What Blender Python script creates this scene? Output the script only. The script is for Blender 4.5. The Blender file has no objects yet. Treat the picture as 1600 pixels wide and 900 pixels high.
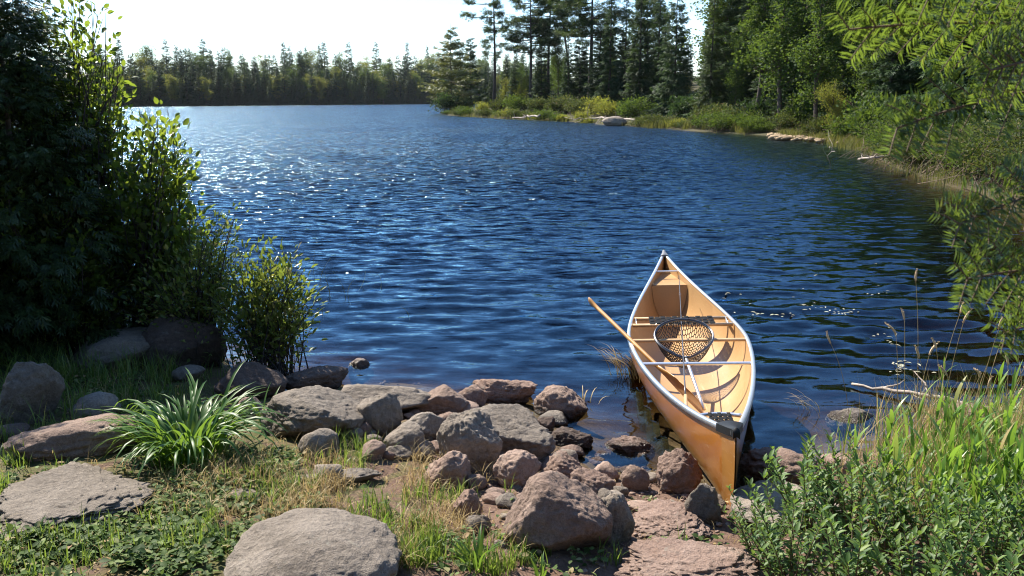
import bpy, bmesh, math, random
import numpy as np
from mathutils import Vector, Matrix

# ------------------------------------------------------------------ camera, sky, sun, exposure
scene = bpy.context.scene
F, HC, HZ = 1400.0, 2.05, 155.0                  # focal length in 1600-px units, eye height over the water, horizon row
PITCH = math.atan((450 - HZ) / F)
cam_data = bpy.data.cameras.new('camera')
cam = bpy.data.objects.new('camera', cam_data)
scene.collection.objects.link(cam)
cam.location = (0, 0, HC)
cam.rotation_euler = (math.pi / 2 - PITCH, 0, 0)
cam_data.sensor_width = 36.0
cam_data.lens = F / 1600 * 36
cam_data.clip_end = 3000
cam_data.dof.use_dof = True
cam_data.dof.focus_distance = 6.0
cam_data.dof.aperture_fstop = 13.0
scene.camera = cam

SUN_AZ, SUN_EL = math.radians(-43), math.radians(48)     # azimuth measured from +Y towards +X
sund = Vector((math.sin(SUN_AZ) * math.cos(SUN_EL), math.cos(SUN_AZ) * math.cos(SUN_EL), math.sin(SUN_EL)))
world = bpy.data.worlds.new('World'); scene.world = world; world.use_nodes = True
wn = world.node_tree; wn.nodes.clear()
sky = wn.nodes.new('ShaderNodeTexSky'); sky.sky_type = 'NISHITA'; sky.sun_disc = False
sky.sun_elevation = SUN_EL; sky.sun_rotation = SUN_AZ
sky.air_density = 1.0; sky.dust_density = 0.05; sky.ozone_density = 6.0
bg = wn.nodes.new('ShaderNodeBackground'); bg.inputs['Strength'].default_value = 0.105
wo = wn.nodes.new('ShaderNodeOutputWorld')
wn.links.new(sky.outputs[0], bg.inputs[0]); wn.links.new(bg.outputs[0], wo.inputs[0])
ld = bpy.data.lights.new('sun', 'SUN'); ld.energy = 5.0; ld.angle = math.radians(0.53); ld.color = (1.0, 0.93, 0.81)
sun = bpy.data.objects.new('sun', ld); scene.collection.objects.link(sun)
sun.rotation_euler = (-sund).to_track_quat('-Z', 'Y').to_euler()
sun.location = (-20, 30, 40)
vs = scene.view_settings
vs.view_transform = 'Standard'; vs.look = 'None'; vs.exposure = 1.22; vs.gamma = 1.0; vs.use_curve_mapping = False
scene.render.engine = 'CYCLES'
cy = scene.cycles
cy.use_denoising = True; cy.filter_width = 1.1; cy.max_bounces = 7; cy.diffuse_bounces = 3; cy.glossy_bounces = 3; cy.transmission_bounces = 5
cy.transparent_max_bounces = 10; cy.caustics_reflective = False; cy.caustics_refractive = False
cy.sample_clamp_indirect = 4.0; cy.sample_clamp_direct = 0.0

rng = np.random.default_rng(7)
C = scene.collection

# ------------------------------------------------------------------ projection helpers (pixels of the 1600x900 photograph)
FW = np.array([0, math.cos(PITCH), -math.sin(PITCH)]); UP = np.array([0, math.sin(PITCH), math.cos(PITCH)])
EYE = np.array([0, 0, HC])
def ray(u, v):
    u = np.asarray(u, float); v = np.asarray(v, float)
    return np.stack([(u - 800) / F, FW[1] - (v - 450) / F * UP[1], FW[2] - (v - 450) / F * UP[2]], -1)
def on_z(u, v, z=0.0):
    d = ray(u, v); t = (z - HC) / d[..., 2]
    return EYE + d * t[..., None]
def on_y(u, v, y):
    d = ray(u, v); t = y / d[..., 1]
    return EYE + d * t[..., None]
def depth(p):
    return float((np.asarray(p) - EYE) @ FW)

# ------------------------------------------------------------------ noise
def _hash(ix, iy, iz, seed):
    h = (ix * 374761393 + iy * 668265263 + iz * 2147483647 + seed * 1274126177) & 0xffffffff
    h = ((h ^ (h >> 13)) * 1274126177) & 0xffffffff
    return ((h ^ (h >> 16)) & 0xffff) / 65535.0
def vnoise(P, seed=0):
    P = np.asarray(P, float); i = np.floor(P).astype(np.int64); f = P - i; f = f * f * (3 - 2 * f)
    r = 0
    for dx in (0, 1):
        for dy in (0, 1):
            for dz in (0, 1):
                w = (f[:, 0] if dx else 1 - f[:, 0]) * (f[:, 1] if dy else 1 - f[:, 1]) * (f[:, 2] if dz else 1 - f[:, 2])
                r = r + w * _hash(i[:, 0] + dx, i[:, 1] + dy, i[:, 2] + dz, seed)
    return r * 2 - 1
def fbm(P, seed=0, octs=4, gain=0.5):
    P = np.asarray(P, float); a = 1.0; r = 0
    for o in range(octs):
        r = r + a * vnoise(P * 2 ** o + o * 17.3, seed + o); a *= gain
    return r
def fbm2(x, y, s, seed=0, octs=3):
    return fbm(np.stack([np.ravel(x) * s, np.ravel(y) * s, np.zeros(np.size(x)) + .37], 1), seed, octs).reshape(np.shape(x))

# ------------------------------------------------------------------ mesh helpers
def np_mesh(name, V, faces, smooth=False):
    """faces: list of integer arrays (n,3) or (n,4)"""
    me = bpy.data.meshes.new(name)
    V = np.ascontiguousarray(V, dtype=np.float32)
    faces = [np.asarray(f, dtype=np.int32) for f in faces if len(f)]
    nl = sum(f.size for f in faces); nf = sum(len(f) for f in faces)
    me.vertices.add(len(V)); me.vertices.foreach_set('co', V.ravel())
    me.loops.add(nl); me.polygons.add(nf)
    me.loops.foreach_set('vertex_index', np.concatenate([f.ravel() for f in faces]))
    tot = np.concatenate([np.full(len(f), f.shape[1], np.int32) for f in faces])
    me.polygons.foreach_set('loop_start', np.concatenate([[0], np.cumsum(tot)[:-1]]).astype(np.int32))
    me.polygons.foreach_set('loop_total', tot)
    if smooth: me.polygons.foreach_set('use_smooth', np.ones(nf, bool))
    me.update(calc_edges=True)
    return me
class MB:
    def __init__(self): self.V = []; self.F3 = []; self.F4 = []; self.n = 0
    def add(self, V, F):
        V = np.asarray(V, float)
        F = np.asarray(F)
        if len(F): (self.F3 if F.shape[1] == 3 else self.F4).append(F + self.n)
        self.V.append(V); self.n += len(V); return self
    def tube(self, pts, rad, sides=6, cap=True):
        pts = np.asarray(pts, float); n = len(pts); rad = np.broadcast_to(np.asarray(rad, float), (n,))
        tan = np.gradient(pts, axis=0); tan /= np.linalg.norm(tan, axis=1)[:, None] + 1e-9
        ref = np.array([0.31, 0.17, 0.93]) if abs(tan[0] @ np.array([0.31, 0.17, 0.93])) < .9 else np.array([1.0, 0, 0])
        u = ref - tan * (tan @ ref)[:, None]; u /= np.linalg.norm(u, axis=1)[:, None] + 1e-9
        w = np.cross(tan, u)
        a = np.arange(sides) / sides * 2 * np.pi
        V = pts[:, None] + rad[:, None, None] * (np.cos(a)[None, :, None] * u[:, None] + np.sin(a)[None, :, None] * w[:, None])
        V = V.reshape(-1, 3)
        k = np.arange(sides); k2 = (k + 1) % sides
        F = np.concatenate([np.stack([i * sides + k, i * sides + k2, (i + 1) * sides + k2, (i + 1) * sides + k], 1) for i in range(n - 1)])
        base = self.n
        self.add(V, F)
        if cap:
            self.V.append(pts[[0, -1]]); c0, c1 = self.n, self.n + 1; self.n += 2
            self.F3.append(np.stack([np.full(sides, c0), base + k2, base + k], 1))
            e = base + (n - 1) * sides
            self.F3.append(np.stack([np.full(sides, c1), e + k, e + k2], 1))
        return self
    def box(self, c, s, R=None):
        q = np.array([[x, y, z] for x in (-.5, .5) for y in (-.5, .5) for z in (-.5, .5)]) * np.asarray(s, float)
        if R is not None: q = q @ np.asarray(R).T
        return self.add(q + np.asarray(c, float), [[0, 1, 3, 2], [4, 6, 7, 5], [0, 4, 5, 1], [2, 3, 7, 6], [0, 2, 6, 4], [1, 5, 7, 3]])
    def sheet(self, G):
        """G: (n,m,3) grid"""
        n, m = G.shape[:2]; idx = np.arange(n * m).reshape(n, m)
        return self.add(G.reshape(-1, 3), np.stack([idx[:-1, :-1], idx[:-1, 1:], idx[1:, 1:], idx[1:, :-1]], -1).reshape(-1, 4))
    def mesh(self, name, smooth=False):
        V = np.concatenate(self.V) if self.V else np.zeros((0, 3))
        fs = []
        if self.F4: fs.append(np.concatenate(self.F4))
        if self.F3: fs.append(np.concatenate(self.F3))
        return np_mesh(name, V, fs, smooth)

def obj(name, me, mat, parent=None, loc=None):
    o = bpy.data.objects.new(name, me); C.objects.link(o)
    if mat and me.materials.find(mat.name) < 0 and len(me.materials) == 0: me.materials.append(mat)
    if parent: o.parent = parent
    if loc is not None: o.location = loc
    return o
def tag(o, label=None, cat=None, group=None, kind=None):
    if label: o['label'] = label
    if cat: o['category'] = cat
    if group: o['group'] = group
    if kind: o['kind'] = kind
    return o
def empty(name, loc, label, cat, group=None, rz=0.0, sc=1.0):
    o = bpy.data.objects.new(name, None); C.objects.link(o)
    o.location = loc; o.rotation_euler = (0, 0, rz); o.scale = (sc, sc, sc) if np.isscalar(sc) else sc
    o.empty_display_size = .1
    return tag(o, label, cat, group)

# leaf templates: rows of (t along, s across, h lift); faces
DIAMOND = (np.array([[0, 0, 0], [.45, .5, .06], [1, 0, -.06], [.45, -.5, .06]]), np.array([[0, 1, 2, 3]]))
LEAF = (np.array([[0, 0, 0], [.3, .42, .07], [.3, 0, 0], [.3, -.42, .07], [.65, .4, .05], [.65, 0, -.02], [.65, -.4, .05], [1, 0, -.1]]),
        np.array([[0, 2, 1], [0, 3, 2], [1, 2, 4], [2, 5, 4], [2, 3, 5], [3, 6, 5], [4, 5, 7], [5, 6, 7]]))
def _spray():
    V, Fs = [], []
    def d(a, l, w, t0):
        c, s = math.cos(a), math.sin(a); b = len(V)
        for t, q in ((0, 0), (.5, .5), (1, 0), (.5, -.5)):
            x, y = t * l, q * w
            V.append([t0 + x * c - y * s, x * s + y * c, (-.10 if t == 1 else .03)])
        Fs.append([b, b + 1, b + 2, b + 3])
    d(0, 1, .16, 0); d(.75, .55, .13, .12); d(-.75, .55, .13, .12); d(.65, .42, .12, .42); d(-.65, .42, .12, .42)
    return np.array(V), np.array(Fs)
SPRAY = _spray()
def _tuft():
    V, Fs = [], []
    for k in range(7):
        a = k * 2 * math.pi / 7; b = len(V); c, s = math.cos(a), math.sin(a)
        for t, q, h in ((0, 0, 0), (.6, .12, .18), (1, 0, .3), (.6, -.12, .18)):
            V.append([t * c - q * s, t * s + q * c, h])
        Fs.append([b, b + 1, b + 2, b + 3])
    return np.array(V) * .6, np.array(Fs)
TUFT = _tuft()
def unit(v): return v / (np.linalg.norm(v, axis=-1, keepdims=True) + 1e-9)
def scatter(mb, tpl, P, A, N, L, W):
    """place a template at each P: along A, across A x N, lift N"""
    T, Fc = tpl; n, k = len(P), len(T)
    A = unit(A); S = unit(np.cross(N, A)); N2 = np.cross(A, S)
    L = np.broadcast_to(L, (n,)); W = np.broadcast_to(W, (n,))
    V = (P[:, None] + (T[None, :, 0] * L[:, None])[..., None] * A[:, None] + (T[None, :, 1] * W[:, None])[..., None] * S[:, None]
         + (T[None, :, 2] * L[:, None])[..., None] * N2[:, None])
    mb.add(V.reshape(-1, 3), (Fc[None] + (np.arange(n) * k)[:, None, None]).reshape(-1, Fc.shape[1]))
def blades(mb, P, H, W, lean, rg, seg=4, droop=0.6, az=None):
    """grass blades: bent tapering strips"""
    n = len(P); az = rg.uniform(0, 2 * np.pi, n) if az is None else az
    d = np.stack([np.cos(az), np.sin(az), np.zeros(n)], 1); s = np.stack([-np.sin(az), np.cos(az), np.zeros(n)], 1)
    H = np.broadcast_to(H, (n,)); W = np.broadcast_to(W, (n,)); lean = np.broadcast_to(lean, (n,))
    t = np.linspace(0, 1, seg + 1)
    th = lean[:, None] * (.25 + t[None] * (1 + droop))              # angle from vertical
    dl = H[:, None] / seg
    hx = np.concatenate([np.zeros((n, 1)), np.cumsum(np.sin(th[:, :-1]) * dl, 1)], 1)
    hz = np.concatenate([np.zeros((n, 1)), np.cumsum(np.cos(th[:, :-1]) * dl, 1)], 1)
    cen = P[:, None] + hx[..., None] * d[:, None] + hz[..., None] * np.array([0, 0, 1.0])
    prof = np.clip(np.minimum(.55 + t * 1.6, 1) * (1 - t ** 3), .04, 1)
    w = (W[:, None] * prof[None] / 2)[..., None] * s[:, None]
    V = np.stack([cen - w, cen + w], 2).reshape(n, -1, 3)
    k = 2 * (seg + 1); i = np.arange(seg) * 2
    Fq = np.stack([i, i + 1, i + 3, i + 2], 1)
    mb.add(V.reshape(-1, 3), (Fq[None] + (np.arange(n) * k)[:, None, None]).reshape(-1, 4))

# ------------------------------------------------------------------ materials
def newmat(name):
    m = bpy.data.materials.new(name); m.use_nodes = True; nt = m.node_tree; nt.nodes.clear()
    out = nt.nodes.new('ShaderNodeOutputMaterial'); return m, nt, out
def N(nt, typ, **kw):
    n = nt.nodes.new(typ)
    for k, v in kw.items():
        if k in n.inputs: n.inputs[k].default_value = v
        else: setattr(n, k, v)
    return n
def ramp(nt, fac, stops, interp='LINEAR'):
    r = nt.nodes.new('ShaderNodeValToRGB'); r.color_ramp.interpolation = interp; e = r.color_ramp.elements
    while len(e) > 1: e.remove(e[0])
    e[0].position, e[0].color = stops[0][0], (*stops[0][1], 1)
    for p, c in stops[1:]: x = e.new(p); x.color = (*c, 1)
    nt.links.new(fac, r.inputs[0]); return r.outputs[0]
def mixc(nt, fac, a, b, mode='MIX'):
    m = nt.nodes.new('ShaderNodeMix'); m.data_type = 'RGBA'; m.blend_type = mode
    for s, v in ((m.inputs[0], fac), (m.inputs[6], a), (m.inputs[7], b)):
        if hasattr(v, 'is_linked') or hasattr(v, 'links'): nt.links.new(v, s)
        else: s.default_value = v if np.isscalar(v) else (*v, 1)
    return m.outputs[2]
def noise(nt, vec, scale, detail=4, rough=.55, dist=0.0):
    n = N(nt, 'ShaderNodeTexNoise', Scale=scale, Detail=detail, Roughness=rough, Distortion=dist)
    if vec is not None: nt.links.new(vec, n.inputs['Vector'])
    return n.outputs['Fac']
def leaf_mat(name, stops, trans, tmix=.35, rough=.42, spec=.4, objvar=.25):
    """leaf: glossy front + light shining through; colour differs from leaf to leaf and plant to plant"""
    m, nt, out = newmat(name)
    g = N(nt, 'ShaderNodeNewGeometry'); oi = N(nt, 'ShaderNodeObjectInfo')
    col = ramp(nt, g.outputs['Random Per Island'], stops)
    hsv = N(nt, 'ShaderNodeHueSaturation'); nt.links.new(col, hsv.inputs['Color'])
    mr = N(nt, 'ShaderNodeMapRange'); mr.inputs['To Min'].default_value = 1 - objvar; mr.inputs['To Max'].default_value = 1 + objvar
    nt.links.new(oi.outputs['Random'], mr.inputs['Value']); nt.links.new(mr.outputs[0], hsv.inputs['Value'])
    p = N(nt, 'ShaderNodeBsdfPrincipled', Roughness=rough); p.inputs['Specular IOR Level'].default_value = spec
    nt.links.new(hsv.outputs[0], p.inputs['Base Color'])
    t = N(nt, 'ShaderNodeBsdfTranslucent')
    tc = mixc(nt, .55, hsv.outputs[0], trans); nt.links.new(tc, t.inputs['Color'])
    mx = N(nt, 'ShaderNodeMixShader'); mx.inputs[0].default_value = tmix
    nt.links.new(p.outputs[0], mx.inputs[1]); nt.links.new(t.outputs[0], mx.inputs[2]); nt.links.new(mx.outputs[0], out.inputs[0])
    return m
def plain_mat(name, col, rough=.5, metal=0.0, spec=.5, var=0.0, vscale=20.0, bump=0.0, coat=0.0):
    m, nt, out = newmat(name)
    p = N(nt, 'ShaderNodeBsdfPrincipled', Roughness=rough, Metallic=metal); p.inputs['Specular IOR Level'].default_value = spec
    p.inputs['Coat Weight'].default_value = coat; p.inputs['Coat Roughness'].default_value = .06
    tc = N(nt, 'ShaderNodeTexCoord')
    f = noise(nt, tc.outputs['Object'], vscale, 5)
    c = np.array(col)
    nt.links.new(ramp(nt, f, [(.3, tuple(c * (1 - var))), (.7, tuple(np.minimum(c * (1 + var), 1)))]), p.inputs['Base Color'])
    if bump:
        b = N(nt, 'ShaderNodeBump', Strength=bump, Distance=.01); nt.links.new(f, b.inputs['Height']); nt.links.new(b.outputs[0], p.inputs['Normal'])
    nt.links.new(p.outputs[0], out.inputs[0]); return m
def rock_mat(name, dark, mid, light, spots, rough_amt=.6):
    m, nt, out = newmat(name)
    tc = N(nt, 'ShaderNodeTexCoord'); ob = tc.outputs['Object']; geo = N(nt, 'ShaderNodeNewGeometry'); oi = N(nt, 'ShaderNodeObjectInfo')
    add = N(nt, 'ShaderNodeVectorMath', operation='ADD'); nt.links.new(ob, add.inputs[0])
    sc = N(nt, 'ShaderNodeMath', operation='MULTIPLY'); nt.links.new(oi.outputs['Random'], sc.inputs[0]); sc.inputs[1].default_value = 37.0
    nt.links.new(sc.outputs[0], add.inputs[1]); vec = add.outputs[0]
    big = noise(nt, vec, 3.5, 6, .6, .6); fine = noise(nt, vec, 38, 6, .7); grain = noise(nt, vec, 190, 3, .6)
    base = ramp(nt, big, [(.28, dark), (.5, mid), (.74, light)])
    base = mixc(nt, .5, base, ramp(nt, fine, [(.3, tuple(np.array(dark) * .6)), (.55, mid), (.75, light)]))
    base = mixc(nt, ramp(nt, grain, [(.5, (0, 0, 0)), (.68, (.55, .55, .55))]), base, spots)
    lich = noise(nt, vec, 11, 6, .75, 1.0)
    base = mixc(nt, ramp(nt, lich, [(.6, (0, 0, 0)), (.7, (.5, .5, .5))]), base, (.30, .30, .25))
    hv = N(nt, 'ShaderNodeHueSaturation'); nt.links.new(base, hv.inputs['Color'])
    mv = N(nt, 'ShaderNodeMapRange'); mv.inputs['To Min'].default_value = .75; mv.inputs['To Max'].default_value = 1.25
    nt.links.new(oi.outputs['Random'], mv.inputs['Value']); nt.links.new(mv.outputs[0], hv.inputs['Value'])
    # wet band where the lake laps
    sep = N(nt, 'ShaderNodeSeparateXYZ'); nt.links.new(geo.outputs['Position'], sep.inputs[0])
    zz = N(nt, 'ShaderNodeMath', operation='MULTIPLY_ADD'); nt.links.new(big, zz.inputs[0]); zz.inputs[1].default_value = -.06; nt.links.new(sep.outputs['Z'], zz.inputs[2])
    wet = N(nt, 'ShaderNodeMapRange'); nt.links.new(zz.outputs[0], wet.inputs['Value'])
    for k, v in (('From Min', .0), ('From Max', .035), ('To Min', 1.0), ('To Max', 0.0)): wet.inputs[k].default_value = v
    col = mixc(nt, wet.outputs[0], hv.outputs[0], mixc(nt, 1.0, hv.outputs[0], (.32, .3, .28), 'MULTIPLY'))
    p = N(nt, 'ShaderNodeBsdfPrincipled'); nt.links.new(col, p.inputs['Base Color'])
    rr = N(nt, 'ShaderNodeMapRange'); nt.links.new(wet.outputs[0], rr.inputs['Value']); rr.inputs['To Min'].default_value = .85; rr.inputs['To Max'].default_value = .25
    nt.links.new(rr.outputs[0], p.inputs['Roughness']); p.inputs['Specular IOR Level'].default_value = .35
    h = N(nt, 'ShaderNodeMath', operation='MULTIPLY_ADD'); nt.links.new(grain, h.inputs[0]); h.inputs[1].default_value = .25; nt.links.new(fine, h.inputs[2])
    vor = N(nt, 'ShaderNodeTexVoronoi', Scale=14.0, feature='DISTANCE_TO_EDGE'); nt.links.new(vec, vor.inputs['Vector'])
    b = N(nt, 'ShaderNodeBump', Strength=min(1.0, rough_amt * 1.4), Distance=.03); nt.links.new(h.outputs[0], b.inputs['Height'])
    nt.links.new(b.outputs[0], p.inputs['Normal']); nt.links.new(p.outputs[0], out.inputs[0]); return m

M = {}
M['rock_grey'] = rock_mat('grey_granite', (.115, .09, .07), (.26, .215, .17), (.42, .36, .30), (.08, .064, .05))
M['rock_pink'] = rock_mat('pink_granite', (.15, .095, .07), (.34, .235, .18), (.48, .36, .29), (.12, .085, .07))
M['rock_red'] = rock_mat('red_rough_rock', (.12, .07, .05), (.28, .185, .14), (.42, .31, .25), (.33, .25, .21), 1.0)
M['rock_dark'] = rock_mat('dark_wet_rock', (.06, .04, .032), (.13, .09, .07), (.22, .16, .13), (.05, .04, .035))
M['cedar'] = leaf_mat('cedar_sprays', [(0, (.012, .03, .008)), (.6, (.03, .06, .015)), (1, (.06, .09, .02))], (.10, .16, .02), .22)
M['spruce'] = leaf_mat('spruce_needles', [(0, (.012, .030, .014)), (.6, (.028, .058, .022)), (1, (.055, .095, .032))], (.10, .17, .03), .3, .6, .2)
M['pine'] = leaf_mat('pine_needles', [(0, (.02, .045, .018)), (.6, (.045, .08, .025)), (1, (.08, .11, .03))], (.12, .17, .03), .25, .6, .2)
M['pine_yellow'] = leaf_mat('young_pine_needles', [(0, (.05, .08, .02)), (.6, (.11, .13, .03)), (1, (.18, .17, .04))], (.25, .25, .04), .3)
M['birch'] = leaf_mat('birch_leaves', [(0, (.02, .05, .012)), (.7, (.05, .092, .02)), (1, (.11, .14, .028))], (.20, .29, .03), .4, .6, .15)
M['birch_yellow'] = leaf_mat('yellowing_leaves', [(0, (.07, .10, .02)), (.7, (.14, .16, .03)), (1, (.26, .2, .04))], (.38, .40, .05), .5, .6, .15)
M['alder'] = leaf_mat('alder_leaves', [(0, (.022, .05, .012)), (.75, (.05, .095, .02)), (1, (.10, .14, .025))], (.42, .54, .045), .5, .4, .4)
M['willow'] = leaf_mat('waterside_leaves', [(0, (.05, .09, .02)), (.7, (.11, .16, .03)), (.93, (.19, .2, .05)), (1, (.35, .24, .1))], (.34, .42, .05), .42, .38, .5)
M['gale'] = leaf_mat('glossy_shrub_leaves', [(0, (.04, .085, .025)), (.7, (.085, .15, .035)), (1, (.15, .21, .05))], (.30, .46, .05), .36, .5, .3)
M['fir'] = leaf_mat('fir_needles', [(0, (.015, .045, .01)), (.7, (.04, .09, .016)), (.9, (.07, .12, .02)), (1, (.22, .15, .04))], (.36, .50, .05), .42, .25, .9)
M['grass'] = leaf_mat('green_grass', [(0, (.05, .10, .02)), (.6, (.10, .17, .03)), (.9, (.18, .22, .05)), (1, (.35, .28, .12))], (.32, .44, .05), .42, .4, .4)
M['reed'] = leaf_mat('broad_grass_blades', [(0, (.06, .14, .02)), (.7, (.12, .22, .03)), (.93, (.2, .24, .05)), (1, (.36, .27, .12))], (.34, .52, .05), .45, .38, .45)
M['straw'] = leaf_mat('dry_grass', [(0, (.26, .18, .075)), (.6, (.47, .35, .16)), (1, (.62, .5, .28))], (.5, .36, .14), .35, .6, .2)
M['lily'] = leaf_mat('strap_leaves', [(0, (.03, .085, .02)), (.7, (.07, .15, .03)), (1, (.12, .19, .04))], (.30, .46, .04), .4, .42, .35, .1)
M['cover'] = leaf_mat('ground_leaves', [(0, (.035, .065, .02)), (.5, (.08, .13, .035)), (.85, (.17, .23, .07)), (.95, (.28, .26, .13)), (1, (.33, .2, .1))], (.22, .32, .06), .3, .6, .15)
M['sedge'] = leaf_mat('shore_sedge', [(0, (.06, .075, .018)), (.6, (.12, .125, .03)), (1, (.2, .18, .06))], (.26, .26, .05), .4, .5, .2)
M['leather'] = leaf_mat('bank_shrub_leaves', [(0, (.03, .055, .018)), (.6, (.065, .09, .025)), (.9, (.13, .13, .04)), (1, (.2, .12, .05))], (.16, .2, .03), .34, .6, .15)
M['bark'] = plain_mat('brown_bark', (.09, .065, .05), .9, var=.5, vscale=9, bump=.6)
M['bark_dark'] = plain_mat('dark_bark', (.045, .035, .03), .9, var=.5, vscale=9, bump=.6)
M['bark_pine'] = plain_mat('pine_bark', (.07, .05, .04), .9, var=.5, vscale=4, bump=.6)
M['twig'] = plain_mat('twig_bark', (.12, .08, .05), .8, var=.3, vscale=30)
M['drift'] = plain_mat('bleached_wood', (.33, .27, .22), .8, var=.45, vscale=14, bump=.5)
M['seed'] = plain_mat('straw_seed_head', (.58, .43, .26), .8, var=.3, vscale=60, bump=.5)
M['stalk'] = plain_mat('dry_stalk', (.32, .24, .1), .7, var=.3, vscale=20)

# ------------------------------------------------------------------ the lake outline and the ground height
LAKE_PX = [(-500, 330), (-500, 172), (120, 167.5), (440, 164.5), (690, 162.2), (830, 161.5), (860, 166.5), (745, 171), (694, 175), (688, 178.5),
           (720, 182), (800, 186), (900, 191), (1000, 198), (1100, 205), (1200, 212), (1290, 221), (1345, 236), (1400, 262),
           (1480, 290), (1580, 322), (1740, 380), (1950, 520), (1950, 610), (1600, 648), (1450, 662), (1370, 690), (1290, 712), (1180, 718), (1090, 742), (1010, 742),
           (950, 730), (905, 706), (862, 672), (800, 632), (700, 618), (610, 603), (540, 600), (450, 606), (385, 590), (335, 545), (230, 520), (60, 500), (-200, 440)]
LAKE = np.array([on_z(u, v, 0.0)[:2] for u, v in LAKE_PX])
def lake_dist(x, y):
    """signed distance to the waterline, positive on land"""
    P = np.stack([np.ravel(x), np.ravel(y)], 1); n = len(P)
    best = np.full(n, 1e9); ins = np.zeros(n, bool)
    A = LAKE; B = np.roll(LAKE, -1, 0)
    for a, b in zip(A, B):
        ab = b - a; t = np.clip(((P - a) @ ab) / (ab @ ab), 0, 1)
        d = P - (a + t[:, None] * ab); best = np.minimum(best, (d * d).sum(1))
        c = (a[1] > P[:, 1]) != (b[1] > P[:, 1])
        if abs(b[1] - a[1]) > 1e-9: ins ^= c & (P[:, 0] < (b[0] - a[0]) * (P[:, 1] - a[1]) / (b[1] - a[1]) + a[0])
    d = np.sqrt(best); d[ins] *= -1
    return d.reshape(np.shape(x))
# canoe pose (needed by the ground and the water)
CX, CY, CZ, CYAW, CPIT, CROLL = 1.318, 6.468, -.018, -.095, .008, -.038
CB, CP, CQ, CS, CA = .43, 1.628, 1.072, .199, 2.449
CM = Matrix.Translation((CX, CY, CZ)) @ Matrix.Rotation(CYAW, 4, 'Z') @ Matrix.Rotation(CPIT, 4, 'X') @ Matrix.Rotation(CROLL, 4, 'Y')
CMI = np.array(CM.inverted()); CMW = np.array(CM)
def canoe_half(s): return CB * np.clip(1 - np.abs(s) ** CP, 0, None) ** CQ
def in_canoe(x, y, k):
    lx = (x - CX) * math.cos(CYAW) + (y - CY) * math.sin(CYAW); ly = -(x - CX) * math.sin(CYAW) + (y - CY) * math.cos(CYAW)
    s = ly / (CA * .96)
    return (np.abs(s) < 1) & (np.abs(lx) < canoe_half(np.clip(s, -1, 1)) * k)
def height(x, y):
    x = np.asarray(x, float); y = np.asarray(y, float)
    d = lake_dist(x, y); far = np.clip((np.hypot(x, y) - 25) / 60, 0, 1)
    near = 1 - far
    d = d + near * .10 * fbm2(x, y, 2.3, 5) + far * 1.2 * fbm2(x, y, .15, 6)
    land = .42 * (1 - np.exp(-np.maximum(d, 0) / 3.0)) + .055 * np.clip(d - 7, 0, 60) + far * .09 * np.clip(d - 6, 0, 90)
    bed = -1.3 * (1 - np.exp(np.minimum(d, 0) / 4.2)) + .05 * np.maximum(np.minimum(d, 0), -80)
    h = np.where(d > 0, land, bed)
    h = h + near * (.022 * fbm2(x, y, 4.0, 8, 4) + .012 * fbm2(x, y, 17, 9, 2)) * np.clip(.5 + d, .25, 1)
    h = np.where(in_canoe(x, y, 1.05), np.minimum(h, -.05), h)
    return h
def ground_hit(u, v, it=8):
    """where the sight line through pixel (u,v) meets the ground (or the water)"""
    u = np.atleast_1d(np.asarray(u, float)); v = np.atleast_1d(np.asarray(v, float))
    z = np.full(u.shape, .2); p = on_z(u, v, z)
    for _ in range(it):
        z = .35 * z + .65 * np.maximum(height(p[:, 0], p[:, 1]), -.05); p = on_z(u, v, z)
    p[:, 2] = height(p[:, 0], p[:, 1])
    return p

# ------------------------------------------------------------------ ground sheet
def fan_rows(y0, y1, k, d0):
    ys = [y0]
    while ys[-1] < y1: ys.append(ys[-1] + max(d0, k * abs(ys[-1])))
    return np.array(ys)
def build_ground():
    ys = fan_rows(-7, 900, .015, .036); ys[ys < .8] += 0
    near_cut = ys[(ys > 1.2)]; back = np.linspace(-8, 1.2, 24)[:-1]
    ys = np.concatenate([back, near_cut])
    n = 290
    s = np.linspace(-1, 1, n); s = s * .72 + .28 * s ** 3
    X = s[None] * (1.05 * np.abs(ys)[:, None] + 6.5); Y = np.repeat(ys[:, None], n, 1)
    Z = height(X, Y)
    mb = MB(); mb.sheet(np.stack([X, Y, Z], -1))
    return mb.mesh('ground', True)
m, nt, out = newmat('ground_soil'); M['ground'] = m
geo = N(nt, 'ShaderNodeNewGeometry'); pos = geo.outputs['Position']; sep = N(nt, 'ShaderNodeSeparateXYZ'); nt.links.new(pos, sep.inputs[0])
big = noise(nt, pos, .9, 5, .6, .5); mid = noise(nt, pos, 6, 6, .65, .4); fine = noise(nt, pos, 45, 6, .7); peb = N(nt, 'ShaderNodeTexVoronoi', Scale=38.0); nt.links.new(pos, peb.inputs['Vector'])
soil = ramp(nt, mid, [(.3, (.07, .038, .026)), (.5, (.145, .085, .06)), (.7, (.22, .14, .10))])
soil = mixc(nt, .45, soil, ramp(nt, fine, [(.35, (.05, .03, .022)), (.6, (.19, .125, .09)), (.75, (.33, .25, .2))]))
moss = ramp(nt, fine, [(.35, (.04, .05, .012)), (.65, (.11, .115, .03))])
gm = N(nt, 'ShaderNodeMapRange'); nt.links.new(sep.outputs['X'], gm.inputs['Value'])
for k, v in (('From Min', -1.0), ('From Max', .2), ('To Min', .14), ('To Max', -.14)): gm.inputs[k].default_value = v
ga = N(nt, 'ShaderNodeMath', operation='ADD'); nt.links.new(mid, ga.inputs[0]); nt.links.new(gm.outputs[0], ga.inputs[1])
land = mixc(nt, ramp(nt, ga.outputs[0], [(.52, (0, 0, 0)), (.66, (.85, .85, .85))]), soil, moss)
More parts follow.
